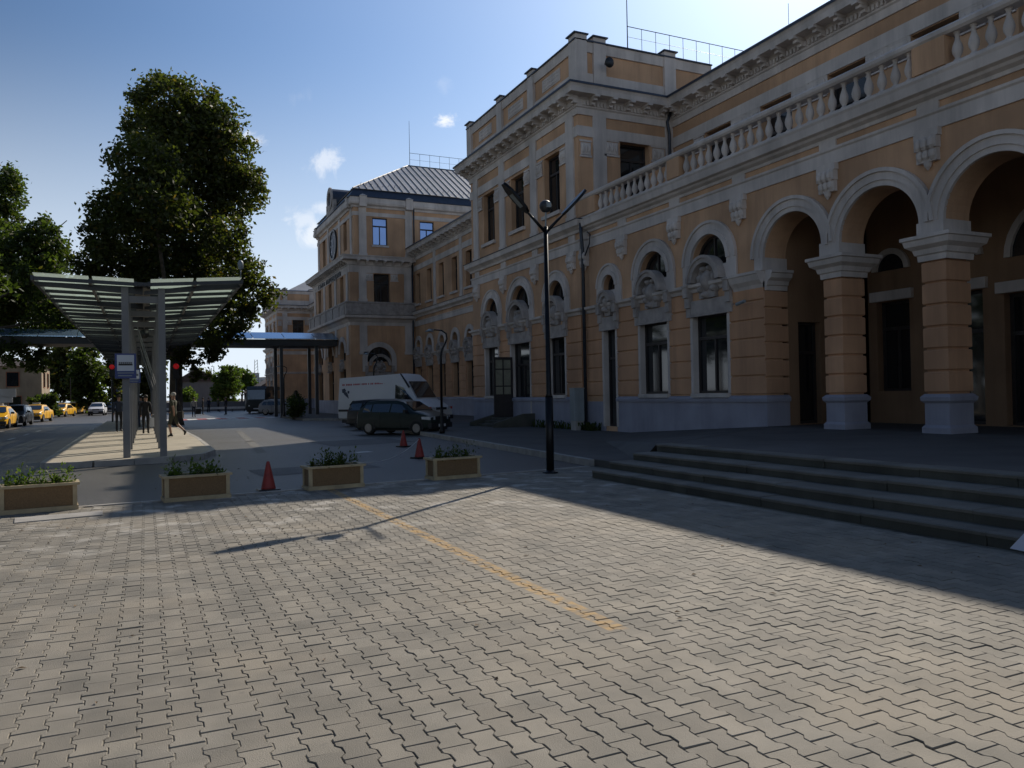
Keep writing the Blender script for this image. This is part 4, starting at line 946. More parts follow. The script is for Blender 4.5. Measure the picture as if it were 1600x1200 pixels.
m.tube(pts, .006, 4); single('barrier_tape', m, WPT, 'thin pale tape hanging between a planter and a red cone', 'tape')
# grey cabinet by the pavilion corner
t = thing('utility_cabinet', 'grey metal utility cabinet by the corner of the pavilion', 'cabinet', (15.36, 26.98, .146))
m = MB(); m.box(-.21, .21, -.2, .2, .36, 1.62); part('cabinet_body', m, CBX, t); m = MB(); m.box(-.19, .19, -.18, .18, 0, .357); part('cabinet_base', m, KRB, t); m = MB(); m.box(-.23, .23, -.22, .22, 1.622, 1.66); part('cabinet_lid', m, CBX, t)
m = MB(); m.box(-.19, -.01, -.21, -.202, .4, 1.58); m.box(.01, .19, -.21, -.202, .4, 1.58); part('cabinet_door', m, CBX, t)
# weeds along the wall foot
m = MB(); R_ = random.Random(5)
for k in range(520):
    yy = R_.choice([R_.uniform(25.9, 27.2), R_.uniform(27.3, 31.2), R_.uniform(34.4, 36)]); c = Vector((15.75-R_.uniform(0, .5)**1.3, yy, .146)); a = R_.uniform(0, 6.28); h = R_.uniform(.08, .34); s = Vector((math.cos(a), math.sin(a), 0))*.02
    e = c+Vector((math.cos(a+1)*h*.5, math.sin(a+1)*h*.5, h)); m.add([c-s, c+s, e+s*1.5, e-s], [(0, 1, 2, 3)])
single('weeds', m, LF2, 'weeds growing along the foot of the station wall', 'weeds', kind='stuff')
# white board corner at the lower right
m = MB(); m.prism([(7.66, 4.97, .035), (7.64, 4.2, .004), (7.74, 4.2, .80), (7.72, 4.42, .72)], [(7.68, 4.97, .035), (7.66, 4.2, .004), (7.755, 4.2, .80), (7.74, 4.42, .72)])
WBD = mat('white_board_paint', (.62, .66, .78), .5, .05)
single('white_board', m, WBD, 'white board propped against the lowest step at the right edge', 'board')

# ------------------------------------------------------------------ bus shelter
SH = thing('bus_shelter', 'long steel bus shelter with twin posts and butterfly glass roof', 'bus shelter', (0, 23, .146), world_parts=True)
YS = [23.05+3.77*i for i in range(12)]
for i, y in enumerate(YS):
    for x in (-.46, .42):
        m = MB(); m.box(x-.085, x+.085, y-.11, y+.11, .146, 4.62); part('post', m, STE, SH)
    m = MB(); m.box(-.375, .335, y-.05, y+.05, 4.22, 4.40); part('cross_beam', m, STE, SH)
    m = MB()
    for (xa, za, xb, zb) in ((-2.5, 4.60, -.03, 4.44), (.0, 4.44, 2.42, 4.72)):
        m.prism([(xa, y-.06, za), (xb, y-.06, zb), (xb, y-.06, zb+.20), (xa, y-.06, za+.09)], [(xa, y+.06, za), (xb, y+.06, zb), (xb, y+.06, zb+.20), (xa, y+.06, za+.09)])
    part('roof_rafter', m, STD, SH)
def rz(x): return 4.70+(abs(x+.03)/2.5)*(.07 if x < 0 else .18)
y = 22.55; k = 0
while y < 65.5:
    for (xa, xb) in ((-2.5, -1.28), (-1.20, -.24), (.16, 1.20), (1.28, 2.42)):
        m = MB(); dz = .07; a_, b_ = y+.04, y+1.22
        m.prism([(xa, a_, rz(xa)+dz), (xb, a_, rz(xb)+dz), (xb, b_, rz(xb)-.02), (xa, b_, rz(xa)-.02)], [(xa, a_, rz(xa)+dz+.02), (xb, a_, rz(xb)+dz+.02), (xb, b_, rz(xb)), (xa, b_, rz(xa))]); part('roof_panel', m, PNL, SH)
    m = MB()
    for (xa, xb) in ((-2.5, -.05), (-.0, 2.42)): m.prism([(xa, y-.02, rz(xa)-.10), (xb, y-.02, rz(xb)-.10), (xb, y-.02, rz(xb)-.01), (xa, y-.02, rz(xa)-.01)], [(xa, y+.03, rz(xa)-.10), (xb, y+.03, rz(xb)-.10), (xb, y+.03, rz(xb)-.01), (xa, y+.03, rz(xa)-.01)])
    part('purlin', m, STD, SH)
    y += 1.257; k += 1
for x in (-2.5, -1.24, -.2, .12, 1.24, 2.42):
    m = MB(); z = rz(x)-.06; m.box(x-.035, x+.035, 22.5, 65.8, z-.05, z+.07); part('roof_rail', m, STD, SH)
m = MB(); m.box(-.19, .11, 22.52, 65.8, 4.62, 4.70); part('gutter', m, STD, SH)
m = MB(); m.tube([(2.40, 22.6, 4.95), (2.40, 22.6, 5.18)], .015, 6); m.lathe([(.02, 0), (.07, .03), (.075, .2), (.03, .26)], 10, (2.40, 22.6, 5.16)); part('roof_camera', m, CBX, SH, True)
m = MB(); m.tube([(-.02, 33.9, 4.28), (-.02, 33.9, 4.4)], .02, 6); m.lathe([(.03, 0), (.05, .1), (.17, .28), (.18, .30)], 14, M=Matrix.Translation((-.02, 34.1, 4.22)) @ Matrix.Rotation(math.radians(90), 4, 'X')); part('loudspeaker', m, STD, SH, True)
for i in range(2, 11):
    if i % 3 == 1: continue
    m = MB(); m.tube([(.42, YS[i], 1.9), (-.25, YS[i]+1.5, 4.4)], .03, 6); part('brace', m, STE, SH)
# bus stop signs
BLU = mat('sign_blue', (.02, .045, .20), .45, .05); SWH = mat('sign_white', (.62, .64, .66), .5, .04); SBK = mat('sign_black', (.01, .01, .012), .5, .0)
def stopsign(loc, w, h, label, full=True):
    t = thing('bus_stop_sign', label, 'sign', loc)
    m = MB(); m.box(-w/2, w/2, 0, .03, 0, h); part('sign_panel', m, BLU, t)
    m = MB(); m.box(-w*.40, w*.40, -.004, -.001, h*.30, h*.94); wf = part('white_field', m, SWH, t)
    m = MB(); z = h*.52; m.box(-w*.33, w*.33, -.008, -.005, z, z+h*.075)
    for k in range(7): x = -w*.31+k*w*.09; m.box(x, x+w*.06, -.008, -.005, z+h*.082, z+h*.115)
    m.box(-w*.33, w*.33, -.008, -.005, z+h*.12, z+h*.135)
    part('bus_symbol', m, SBK, t)
    m = MB(); m.box(-w*.38, w*.38, -.004, -.001, h*.20, h*.24); m.box(-w*.36, w*.30, -.004, -.001, h*.09, h*.13); part('text_line', m, CBX, t)
    m = MB(); m.box(-.03, .03, .03, .1, h*.2, h*.3); m.box(-.03, .03, .03, .1, h*.7, h*.8); part('bracket', m, STD, t)
stopsign((-.46, 22.82, 2.22), .50, .65, 'blue and white bus stop sign on the nearest left shelter post')
stopsign((-.30, 26.65, 2.18), .34, .42, 'second bus stop sign, smaller, half hidden behind the nearest one')

# ------------------------------------------------------------------ canopy across the road to the station
CN = thing('walkway_canopy', 'flat blue-topped canopy crossing from the road to the station entrance', 'canopy', (2, 68.5, 0), world_parts=True)
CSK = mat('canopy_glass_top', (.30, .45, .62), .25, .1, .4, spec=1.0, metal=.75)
m = MB(); m.box(-60, 14.9, 67.2, 71.2, 5.95, 6.45); part('canopy_beam', m, STD, CN)
for i in range(29):
    x = -57.5+i*2.52
    if x > 14.2: break
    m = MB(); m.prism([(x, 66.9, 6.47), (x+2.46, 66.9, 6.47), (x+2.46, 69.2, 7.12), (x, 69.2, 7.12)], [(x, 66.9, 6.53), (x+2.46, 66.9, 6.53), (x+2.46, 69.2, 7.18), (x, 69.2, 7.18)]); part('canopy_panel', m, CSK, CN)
m = MB(); m.box(-60, 14.9, 69.2, 71.4, 6.9, 7.1); part('canopy_roof', m, STD, CN)
for x in (-42, -30, -18, -10.5, 10.3, 13.2):
    for y in (67.6, 70.9): m = MB(); m.box(x-.13, x+.13, y-.13, y+.13, 0, 5.95); part('canopy_post', m, STD, CN)

# ------------------------------------------------------------------ small street lamps on the pavement
def swan(loc, label, rz_=0):
    t = thing('street_lamp', label, 'street lamp', loc, rz_, 'old street lamps along the pavement')
    m = MB(); m.lathe([(.11, 0), (.11, .12), (.075, .2), (.06, .9), (.045, 1.0)], 10); m.tube([(0, 0, .9), (0, 0, 3.0), (.06, 0, 3.25), (.17, 0, 3.45), (.25, 0, 3.65), (.22, 0, 3.85), (.05, 0, 3.97), (-.25, 0, 4.0)], [.05, .045, .04, .035, .03, .03, .03, .025], 8); part('pole', m, IR, t, True)
    m = MB(); m.lathe([(.02, .08), (.07, .05), (.17, 0), (.16, -.02)], 12, (-.42, 0, 3.95)); m.tube([(-.2, 0, 4.0), (-.42, 0, 4.02)], .02, 6); part('lamp_head', m, CBX, t, True)
swan((10.35, 28.7, .146), 'slender old curved street lamp on the kerb in front of the white van', -.25)
swan((12.2, 45.5, .146), 'curved street lamp standing behind the white van', -.25)
swan((10.0, 64.5, .146), 'thin dark curved street lamp at the far pavement, left of the canopy posts', -.25)

# ------------------------------------------------------------------ vehicles
TYR = mat('tyre_rubber', (.012, .012, .012), .8, .1); RIM = mat('wheel_rim', (.28, .28, .29), .35, .1, 5, metal=.7)
CGL = mat('car_glass', (.015, .02, .025), .04, .1, .5, spec=.9); CGL.node_tree.nodes['Principled BSDF'].inputs['IOR'].default_value = 1.75; HLT = mat('headlight_glass', (.55, .56, .58), .1, .1, 3, spec=.9); TLT = mat('tail_light_red', (.25, .01, .01), .2, .1); BMP = mat('black_plastic', (.02, .02, .022), .6, .1); ORL = mat('indicator_red', (.45, .04, .03), .3, .1)
def paint(name, c, rough=.38): return mat(name, c, rough, .04, .6, spec=.3, coat=.08)
def car(name, label, loc, rz, body, S, group=None, cat='car', taxi=False, extra=None):
    """S: L, W, H, stations [(x, z_low, z_belt, z_top, half_width, half_top)], wheels, glasshouse (i0,i1)"""
    t = thing(name, label, cat, loc, rz, group)
    sts = S['st']; m = MB(); rings = []
    for (x, zl, zb, zt, hw, ht) in sts:
        zm = zl+(zb-zl)*.55
        r = [(-hw*.90, zl), (-hw, zl+.08), (-hw*1.015, zm), (-hw*.975, zb), (-(hw*.97*.25+ht*.75) if zt-zb > .25 else -hw*.94, zb+(zt-zb)*.75 if zt-zb > .25 else zb+(zt-zb)*.5), (-ht, zt-.02*(zt-zb > .25)), (-ht*.5, zt+.012)]
        rings.append([(x, y, z) for y, z in r]+[(x, 0, zt+.02)]+[(x, -y, z) for y, z in r[::-1]])
    n = len(rings[0]); vs = [v for q in rings for v in q]; fs = []
    for i in range(len(rings)-1):
        for j in range(n-1): fs.append((i*n+j, i*n+j+1, (i+1)*n+j+1, (i+1)*n+j))
        fs.append((i*n+n-1, i*n, (i+1)*n, (i+1)*n+n-1))
    fs += [tuple(range(n))[::-1], tuple(range((len(rings)-1)*n, len(rings)*n))]
    m.add(vs, fs); bo = part('body', m, body, t, False); me = bo.data
    me.polygons.foreach_set('use_smooth', [True]*len(me.polygons)); md = bo.modifiers.new('e', 'EDGE_SPLIT'); md.split_angle = math.radians(28)
    # glass: side windows and screens lie just proud of the shell
    def sidept(i, f, s):
        x, zl, zb, zt, hw, ht = sts[i]; a = Vector((x, s*hw*.975, zb)); b_ = Vector((x, s*(hw*.97*.25+ht*.75), zb+(zt-zb)*.75)); return a.lerp(b_, f)
    def lerp2(i, fx, f, s):
        i0 = int(i); a = sidept(i0, f, s); b_ = sidept(min(i0+1, len(sts)-1), f, s); return a.lerp(b_, fx)
    for s in (-1, 1):
        for (q) in S['win']:
            m = MB(); pts = [lerp2(i, fx, f, s)+Vector((0, s*.012, .004)) for (i, fx, f) in q]; m.add(pts, [tuple(range(len(pts)))]); part('side_window', m, CGL, t)
    for (i, j, nm) in S['screens']:
        a, b_ = sts[i], sts[j]; dx = .012 if b_[0] < a[0] else -.012
        def sp(st_, f, s, g=.90):
            return Vector((st_[0], s*st_[5]*g, st_[3]))
        A = Vector((a[0], -a[4]*.80, a[3])); A2 = Vector((a[0], a[4]*.80, a[3])); B0 = Vector((b_[0], -b_[5]*.92, b_[3])); B1 = Vector((b_[0], b_[5]*.92, b_[3]))
        A = A.lerp(B0, .07); A2 = A2.lerp(B1, .07); B0 = A.lerp(B0, .92); B1 = A2.lerp(B1, .92); nn = (A2-A).cross(B0-A).normalized(); nn = nn if nn.z > 0 else -nn
        m = MB(); o_ = nn*.035; mid0 = A.lerp(B0, .5); m.add([A+o_, A2+o_, B1+o_, B0+o_], [(0, 1, 2, 3)]); part(nm, m, CGL, t)
    R = S['r']
    for xw in S['wheels']:
        for s in (-1, 1):
            yo = s*(S['W']/2-.10); m = MB(); M_ = Matrix.Translation((xw, yo, R)) @ Matrix.Rotation(math.radians(90)*s, 4, 'X')
            m.lathe([(R*.6, -.10), (R*.93, -.10), (R, -.07), (R, .07), (R*.93, .10), (R*.62, .10)], 20, M=M_); w = part('wheel', m, TYR, t, True)
            m = MB(); m.lathe([(R*.62, -.115), (R*.60, -.105), (R*.2, -.085), (R*.12, -.10), (.01, -.10)], 16, M=M_)
            for k in range(6):
                a = k*math.pi/3; m.box(-R*.06, R*.06, R*.12, R*.6, -.117, -.09, M_ @ Matrix.Rotation(a, 4, 'Z'))
            rmm = part('rim', m, RIM, None); rmm.parent = w
            m = MB(); m.ring(Fr((0, s*(S['W']/2*1.0+.004), 0), (1, 0, 0), (0, s, 0)), xw, R, R*.98, R*1.20, -.10, .006, 16, -.15, math.pi+.15); part('wheel_arch', m, BMP, t)
    hw = S['W']/2; xf = sts[-1][0]; xr = sts[0][0]
    for s in (-1, 1):
        m = MB(); z = S['hz']; m.prism([(xf-.04, s*hw*.92, z), (xf+.02, s*hw*.55, z), (xf+.02, s*hw*.55, z+.13), (xf-.05, s*hw*.92, z+.14)], [(xf-.40, s*hw*.985, z+.03), (xf-.2, s*hw*.5, z), (xf-.2, s*hw*.5, z+.12), (xf-.42, s*hw*.97, z+.13)]); part('headlight', m, HLT, t)
        m = MB(); m.box(xr-.012, xr+.1, s*hw*.72-.09, s*hw*.72+.09, S['tz'], S['tz']+.22); part('tail_light', m, TLT, t)
        m = MB(); x = S['mx']; a, b2 = sorted((s*hw*.97, s*(hw+.17))); m.box(x-.05, x+.06, a, b2, S['mz'], S['mz']+S.get('mh', .13)); part('wing_mirror', m, BMP, t)
    m = MB(); m.box(xf-.12, xf+.05, -hw*.93, hw*.93, S['bz'], S['bz']+.20); part('front_bumper', m, BMP if S.get('bb', True) else body, t)
    m = MB(); m.box(xr-.05, xr+.12, -hw*.93, hw*.93, S['bz'], S['bz']+.22); part('rear_bumper', m, BMP if S.get('bb', True) else body, t)
    m = MB(); m.box(xf-.02, xf+.025, -hw*.42, hw*.42, S['hz']-.02, S['hz']+.11); part('grille', m, BMP, t)
    m = MB(); m.box(xf+.052, xf+.06, -.26, .26, S['bz']+.05, S['bz']+.16); part('number_plate', m, SWH, t)
    m = MB(); m.box(xr+.15, xf-.15, -hw*.85, hw*.85, .18, .40); part('underbody', m, BMP, t)
    for zx in S.get('doors', ()):
        m = MB(); zb = sts[3][2]
        for s in (-1, 1): m.box(zx-.006, zx+.006, s*hw*1.012-.004, s*hw*1.012+.004, .30, zb)
        part('door_seam', m, BMP, t)
    if taxi:
        m = MB(); m.box(-.15, .02, -.28, .28, S['H']+.02, S['H']+.14); part('taxi_roof_sign', m, SWH, t)
    if extra: extra(t, S)
    return t
HATCH = dict(L=3.9, W=1.66, H=1.46, r=.29, wheels=(-1.22, 1.24), hz=.62, tz=.72, mx=.75, mz=.92, bz=.28, doors=(-.62, .42),
    st=[(-1.90, .36, .80, .90, .74, .62), (-1.82, .26, .88, 1.08, .80, .62), (-1.45, .22, .92, 1.40, .83, .58), (-.9, .22, .92, 1.46, .83, .56), (.1, .22, .91, 1.45, .83, .56), (.42, .22, .90, 1.38, .83, .55), (1.05, .22, .88, .98, .82, .66), (1.62, .22, .80, .86, .80, .62), (1.90, .30, .66, .74, .72, .55)],
    win=[[(1, .7, .1), (2, .6, .08), (2, .6, .92), (2, .0, .92), (1, .75, .5)], [(2, .72, .08), (3, .75, .08), (3, .75, .94), (2, .72, .94)], [(3, .82, .08), (5, .75, .08), (5, .0, .9), (4, .5, .94), (3, .82, .94)]],
    screens=[(6, 5, 'windscreen'), (1, 2, 'rear_window')])
ESTATE = dict(HATCH); ESTATE.update(L=4.5, doors=(-.7, .4), wheels=(-1.35, 1.32), st=[(-2.2, .36, .82, .95, .74, .62), (-2.14, .26, .88, 1.15, .80, .60), (-1.95, .22, .92, 1.42, .83, .58), (-.9, .22, .92, 1.47, .83, .56), (.1, .22, .91, 1.46, .83, .56), (.42, .22, .90, 1.38, .83, .55), (1.15, .22, .88, .98, .82, .66), (1.85, .22, .80, .86, .80, .62), (2.15, .30, .66, .74, .72, .55)])
SEDAN = dict(HATCH); SEDAN.update(L=4.4, W=1.72, wheels=(-1.32, 1.32), doors=(-.55, .45), st=[(-2.15, .36, .78, .86, .74, .62), (-2.05, .26, .86, .98, .82, .66), (-1.35, .22, .90, 1.03, .85, .64), (-.85, .22, .91, 1.40, .85, .56), (.1, .22, .91, 1.44, .85, .56), (.42, .22, .90, 1.38, .85, .55), (1.15, .22, .88, .98, .84, .66), (1.85, .22, .80, .86, .80, .62), (2.15, .30, .66, .74, .72, .55)],
    win=[[(2, .75, .1), (3, .6, .08), (3, .6, .92), (3, .0, .92)], [(3, .66, .08), (5, .75, .08), (5, .0, .9), (4, .5, .94), (3, .66, .94)]], screens=[(6, 5, 'windscreen'), (2, 3, 'rear_window')])
VAN = dict(L=6.6, W=2.0, H=2.75, r=.34, wheels=(-2.05, 1.9), hz=.88, tz=1.0, mx=1.75, mz=1.35, mh=.32, bz=.38, doors=(-.2, .95),
    st=[(-3.25, .42, 1.45, 2.60, .97, .84), (-3.22, .36, 1.45, 2.66, .99, .86), (-1.0, .36, 1.45, 2.72, .99, .87), (.9, .36, 1.45, 2.78, .99, .87), (1.12, .36, 1.44, 2.76, .99, .84), (1.62, .36, 1.42, 2.42, .99, .80), (2.32, .36, 1.30, 1.42, .97, .82), (2.95, .36, 1.05, 1.15, .94, .78), (3.25, .42, .86, .94, .88, .70)],
    win=[[(3, .2, .03), (5, .92, .03), (5, .12, .55), (4, .72, .74), (3, .2, .76)]], screens=[(6, 5, 'windscreen')])
def heading(v): return math.atan2(v[1], v[0])
hd1 = heading((.50, -.86))
def fit(S, xr_px, xf_px, Z, hd_, xr=None):
    """place so that the right-hand rear corner sits at image column xr_px at depth Z"""
    ray = fw+rt*((xr_px-800)/FPX); P0 = Vector((0, 0, 0))+ray*Z
    c_, s_ = math.cos(hd_), math.sin(hd_); x, y = S['st'][1][0], -S['W']/2
    return (P0.x-(x*c_-y*s_), P0.y-(x*s_+y*c_), 0)
DG_ = paint('dark_green_car_paint', (.012, .022, .02)); BKP = paint('black_car_paint', (.012, .013, .015)); VWH = paint('white_van_paint', (.58, .58, .57), .45); SIL = paint('silver_car_paint', (.30, .31, .33)); TAX = paint('taxi_yellow_paint', (.75, .40, .015), .35); WCP = paint('white_car_paint', (.65, .66, .68)); TEAL = paint('dark_grey_paint', (.03, .035, .035))
hdc = heading((.60, -.80))
car('parked_car', 'dark green hatchback parked in front of the white van, near the cones', fit(HATCH, 557, 688, 33.6, hdc), hdc, DG_, HATCH, 'cars parked along the station kerb')
car('parked_car', 'black estate car parked between the dark hatchback and the white van', fit(ESTATE, 541, 688, 38.6, hdc), hdc, BKP, ESTATE, 'cars parked along the station kerb')
def vanx(t, S):
    RT = mat('van_lettering_red', (.35, .03, .04), .5, 0); NV = mat('van_emblem_navy', (.02, .03, .06), .5, 0)
    R_ = random.Random(2); m = MB(); x = -2.98
    y = -S['W']/2*1.0
    def pan(z): return -(.99*.97*.25+.86*.75)-(.99*.975-(.99*.97*.25+.86*.75))*(1-(z-1.45)/(.75*1.21))-.012
    while x < .25:
        w = R_.uniform(.05, .11); z = 2.22+(x+3)*.012
        m.add([(x, pan(z), z), (x+w, pan(z), z), (x+w, pan(z+.09), z+.09), (x, pan(z+.09), z+.09)], [(0, 1, 2, 3)]); x += w+(.03 if R_.random() > .2 else .10)
    part('side_lettering', m, RT, t)
    m = MB()
    for (pts) in ([(-3.0, 2.02), (-2.78, 2.08), (-2.66, 1.95), (-2.78, 1.80), (-2.95, 1.84)], [(-2.85, 1.78), (-2.62, 1.62), (-2.42, 1.5), (-2.5, 1.72), (-2.66, 1.90)], [(-2.55, 1.95), (-2.40, 1.92), (-2.42, 1.78), (-2.56, 1.8)]):
        m.add([(x_, pan(z_), z_) for x_, z_ in pts], [tuple(range(len(pts)))])
    part('side_emblem', m, NV, t)
    m = MB(); m.box(-3.2, 1.5, -1.012, -1.004, .80, .92); m.box(-3.2, 1.5, 1.004, 1.012, .80, .92); part('side_moulding', m, BMP, t)
    m = MB(); m.prism([(1.22, -.885, 2.79), (1.34, -.87, 2.74), (1.9, -.88, 2.05), (1.82, -.90, 2.02)], [(1.22, -.86, 2.80), (1.34, -.845, 2.75), (1.9, -.85, 2.07), (1.82, -.87, 2.04)]); part('roof_seam', m, BMP, t)
    for s in (-1, 1): m = MB(); m.box(3.0, 3.26, s*.86-.06, s*.86+.06, .89, 1.02); part('indicator', m, ORL, t)
hdv = heading((.52, -.85))
car('delivery_van', 'white high-roofed delivery van parked by the station pavement', fit(VAN, 528, 728, 43.6, hdv), hdv, VWH, VAN, None, 'van', extra=vanx)
TRUCK = dict(L=10, W=2.4, H=2.9, r=.46, wheels=(-3.2, 3.0), hz=.75, tz=.9, mx=4.0, mz=1.7, mh=.5, bz=.4, doors=(),
    st=[(-4.8, .5, 1.5, 2.80, 1.15, 1.05), (-4.75, .4, 1.5, 2.88, 1.2, 1.08), (-2, .4, 1.5, 2.9, 1.2, 1.08), (0, .4, 1.5, 2.9, 1.2, 1.08), (2, .4, 1.5, 2.9, 1.2, 1.08), (4.2, .4, 1.5, 2.9, 1.2, 1.08), (4.6, .4, 1.4, 2.6, 1.18, 1.0), (4.8, .45, 1.1, 1.4, 1.12, .95), (4.85, .5, .95, 1.1, 1.05, .9)],
    win=[[(1, .05, .1), (2, .9, .1), (2, .9, .9), (1, .05, .9)], [(3, .0, .1), (3, .95, .1), (3, .95, .9), (3, .0, .9)], [(4, .0, .1), (5, .5, .1), (5, .3, .9), (4, .0, .9)]], screens=[(7, 6, 'windscreen')])
# far vehicles: placed by the point where they meet the ground
def gp_(x, y): p = wp(x, y, z=0); return (p.x, p.y, 0)
CAN = heading((-.12, -1))
car('parked_bus', 'dark minibus with a pale roof parked beyond the silver car', (12.3, 92.5, 0), heading((-.35, -1)), TEAL, TRUCK, None, 'bus')
car('parked_car', 'silver hatchback parked on the far pavement, right of the minibus', (11.7, 77.5, 0), heading((.9, -.45)), SIL, HATCH, 'cars parked along the station kerb')
tx = [('yellow taxi, frontmost in the rank at the left edge', -8.7, 60.5, TAX, SEDAN, 'parked_taxi', 'taxi', -1.60), ('dark car standing among the yellow taxis', -8.5, 66.8, BKP, ESTATE, 'parked_car', 'car', -1.6), ('bright yellow taxi right behind the dark car in the rank', -8.35, 77, TAX, SEDAN, 'parked_taxi', 'taxi', -1.7), ('white-roofed yellow taxi standing alone in mid rank', -8.3, 99, TAX, SEDAN, 'parked_taxi', 'taxi', -1.8), ('yellow and white taxi farthest back in the rank', -8.6, 118, TAX, SEDAN, 'parked_taxi', 'taxi', -1.85), ('white hatchback driving towards the camera past the taxi rank', -5.0, 102, WCP, HATCH, 'white_car', 'car', -1.62), ('dark car driving behind the white hatchback', -4.1, 118, BKP, SEDAN, 'dark_car', 'car', -1.6), ('silver estate car in the second row behind the frontmost taxi', -10.6, 73, SIL, ESTATE, 'parked_car', 'car', -1.5)]
for (lab, x, y, mt, S, nm, ct, a) in tx: car(nm, lab, (x, y, 0), a, mt, S, 'vehicles at the taxi rank' if nm.startswith('parked') else None, ct, taxi=(nm == 'parked_taxi'))

# ------------------------------------------------------------------ people
def person(loc, rz_, label, J, cols, group=None, scale=1.0, cap=None, hair=(.02, .015, .01), skirt=False):
    """J: dict of joints in metres, x = side, y = forward(-y is the way the person faces)"""
    t = thing('person', label, 'person', loc, rz_, group)
    t.scale = (scale,)*3
    names = ['pelvis', 'waist', 'chest', 'neck', 'headb', 'headt', 'shL', 'elL', 'haL', 'fiL', 'shR', 'elR', 'haR', 'fiR', 'hiL', 'knL', 'anL', 'toL', 'hiR', 'knR', 'anR', 'toR', 'heL', 'heR']
    D0 = dict(pelvis=(0, 0, .95), waist=(0, 0, 1.10), chest=(0, -.01, 1.32), neck=(0, -.01, 1.49), headb=(0, -.02, 1.57), headt=(0, -.02, 1.71),
              shL=(.18, 0, 1.43), elL=(.23, .02, 1.15), haL=(.24, -.05, .90), fiL=(.24, -.07, .80), shR=(-.18, 0, 1.43), elR=(-.23, .02, 1.15), haR=(-.24, -.05, .90), fiR=(-.24, -.07, .80),
              hiL=(.09, 0, .92), knL=(.10, -.02, .50), anL=(.10, .02, .09), toL=(.11, -.15, .035), heL=(.10, .06, .04), hiR=(-.09, 0, .92), knR=(-.10, -.02, .50), anR=(-.10, .02, .09), toR=(-.11, -.15, .035), heR=(-.10, .06, .04))
    D0.update(J)
    rad = dict(pelvis=.135, waist=.125, chest=.15, neck=.055, headb=.085, headt=.085, shL=.07, elL=.045, haL=.032, fiL=.02, shR=.07, elR=.045, haR=.032, fiR=.02, hiL=.10, knL=.06, anL=.042, toL=.035, heL=.035, hiR=.10, knR=.06, anR=.042, toR=.035, heR=.035)
    E_ = [('pelvis', 'waist'), ('waist', 'chest'), ('chest', 'neck'), ('neck', 'headb'), ('headb', 'headt'), ('chest', 'shL'), ('shL', 'elL'), ('elL', 'haL'), ('haL', 'fiL'), ('chest', 'shR'), ('shR', 'elR'), ('elR', 'haR'), ('haR', 'fiR'), ('pelvis', 'hiL'), ('hiL', 'knL'), ('knL', 'anL'), ('anL', 'toL'), ('anL', 'heL'), ('pelvis', 'hiR'), ('hiR', 'knR'), ('knR', 'anR'), ('anR', 'toR'), ('anR', 'heR')]
    idx = {n: i for i, n in enumerate(names)}
    me = bpy.data.meshes.new('sk'); me.from_pydata([D0[n] for n in names], [(idx[a], idx[b]) for a, b in E_], [])
    o = bpy.data.objects.new('sk', me); C.objects.link(o); sk = o.modifiers.new('s', 'SKIN'); o.modifiers.new('u', 'SUBSURF').levels = 1
    for n in names:
        v = me.skin_vertices[0].data[idx[n]]; r = rad[n]; v.radius = (r, r*.78 if n in ('chest', 'waist', 'pelvis') else r); v.use_root = (n == 'pelvis')
    dg = bpy.context.evaluated_depsgraph_get(); bm2 = bpy.data.meshes.new_from_object(o.evaluated_get(dg)); bpy.data.objects.remove(o)
    for mm_ in cols['mats']: bm2.materials.append(mm_)
    seg = [(Vector(D0[a]), Vector(D0[b]), a+b) for a, b in E_]
    for p in bm2.polygons:
        c_ = p.center; best = None
        for a, b, nme in seg:
            ab = b-a; f = max(0, min(1, (c_-a).dot(ab)/ab.length_squared)); dd = (c_-(a+ab*f)).length
            if best is None or dd < best[0]: best = (dd, nme, f)
        p.material_index = cols['f'](best[1], best[2], c_); p.use_smooth = True
    b = bpy.data.objects.new('body', bm2); link(b, t)
    hx, hy_, hz_ = D0['headt']
    m = MB(); m.lathe([(.088, -.04), (.098, .0), (.098, .05), (.07, .09), (.02, .105)], 12, (hx, hy_+.012, hz_-.02)); part('cap' if cap else 'hair', m, cap or mat('hair', hair, .7, .1), t, True)
    if cap: m = MB(); m.prism([(hx-.07, hy_-.08, hz_+.0), (hx+.07, hy_-.08, hz_+.0), (hx+.05, hy_-.17, hz_-.01), (hx-.05, hy_-.17, hz_-.01)], [(hx-.07, hy_-.08, hz_+.012), (hx+.07, hy_-.08, hz_+.012), (hx+.05, hy_-.17, hz_+.0), (hx-.05, hy_-.17, hz_+.0)]); part('cap_peak', m, cap, t)
    m = MB(); m.lathe([(.012, 0), (.016, .02), (.008, .05)], 6, (hx, hy_-.095, hz_-.09)); part('nose', m, cols['mats'][0], t)
    return t
SKN = mat('skin', (.35, .20, .13), .6, .05); KHA = mat('khaki_shirt', (.06, .06, .035), .85, .15, 12); SHO = mat('dark_olive_shorts', (.055, .055, .035), .85, .15, 12); BLK = mat('black_cloth', (.015, .015, .017), .85, .1, 12); SHN = mat('dark_shoe', (.02, .018, .015), .6, .1); DNM = mat('dark_denim', (.03, .04, .065), .85, .15, 12); WSH = mat('pale_shirt', (.45, .44, .42), .85, .1, 12); CAPM = mat('pale_cap', (.40, .38, .34), .8, .1)
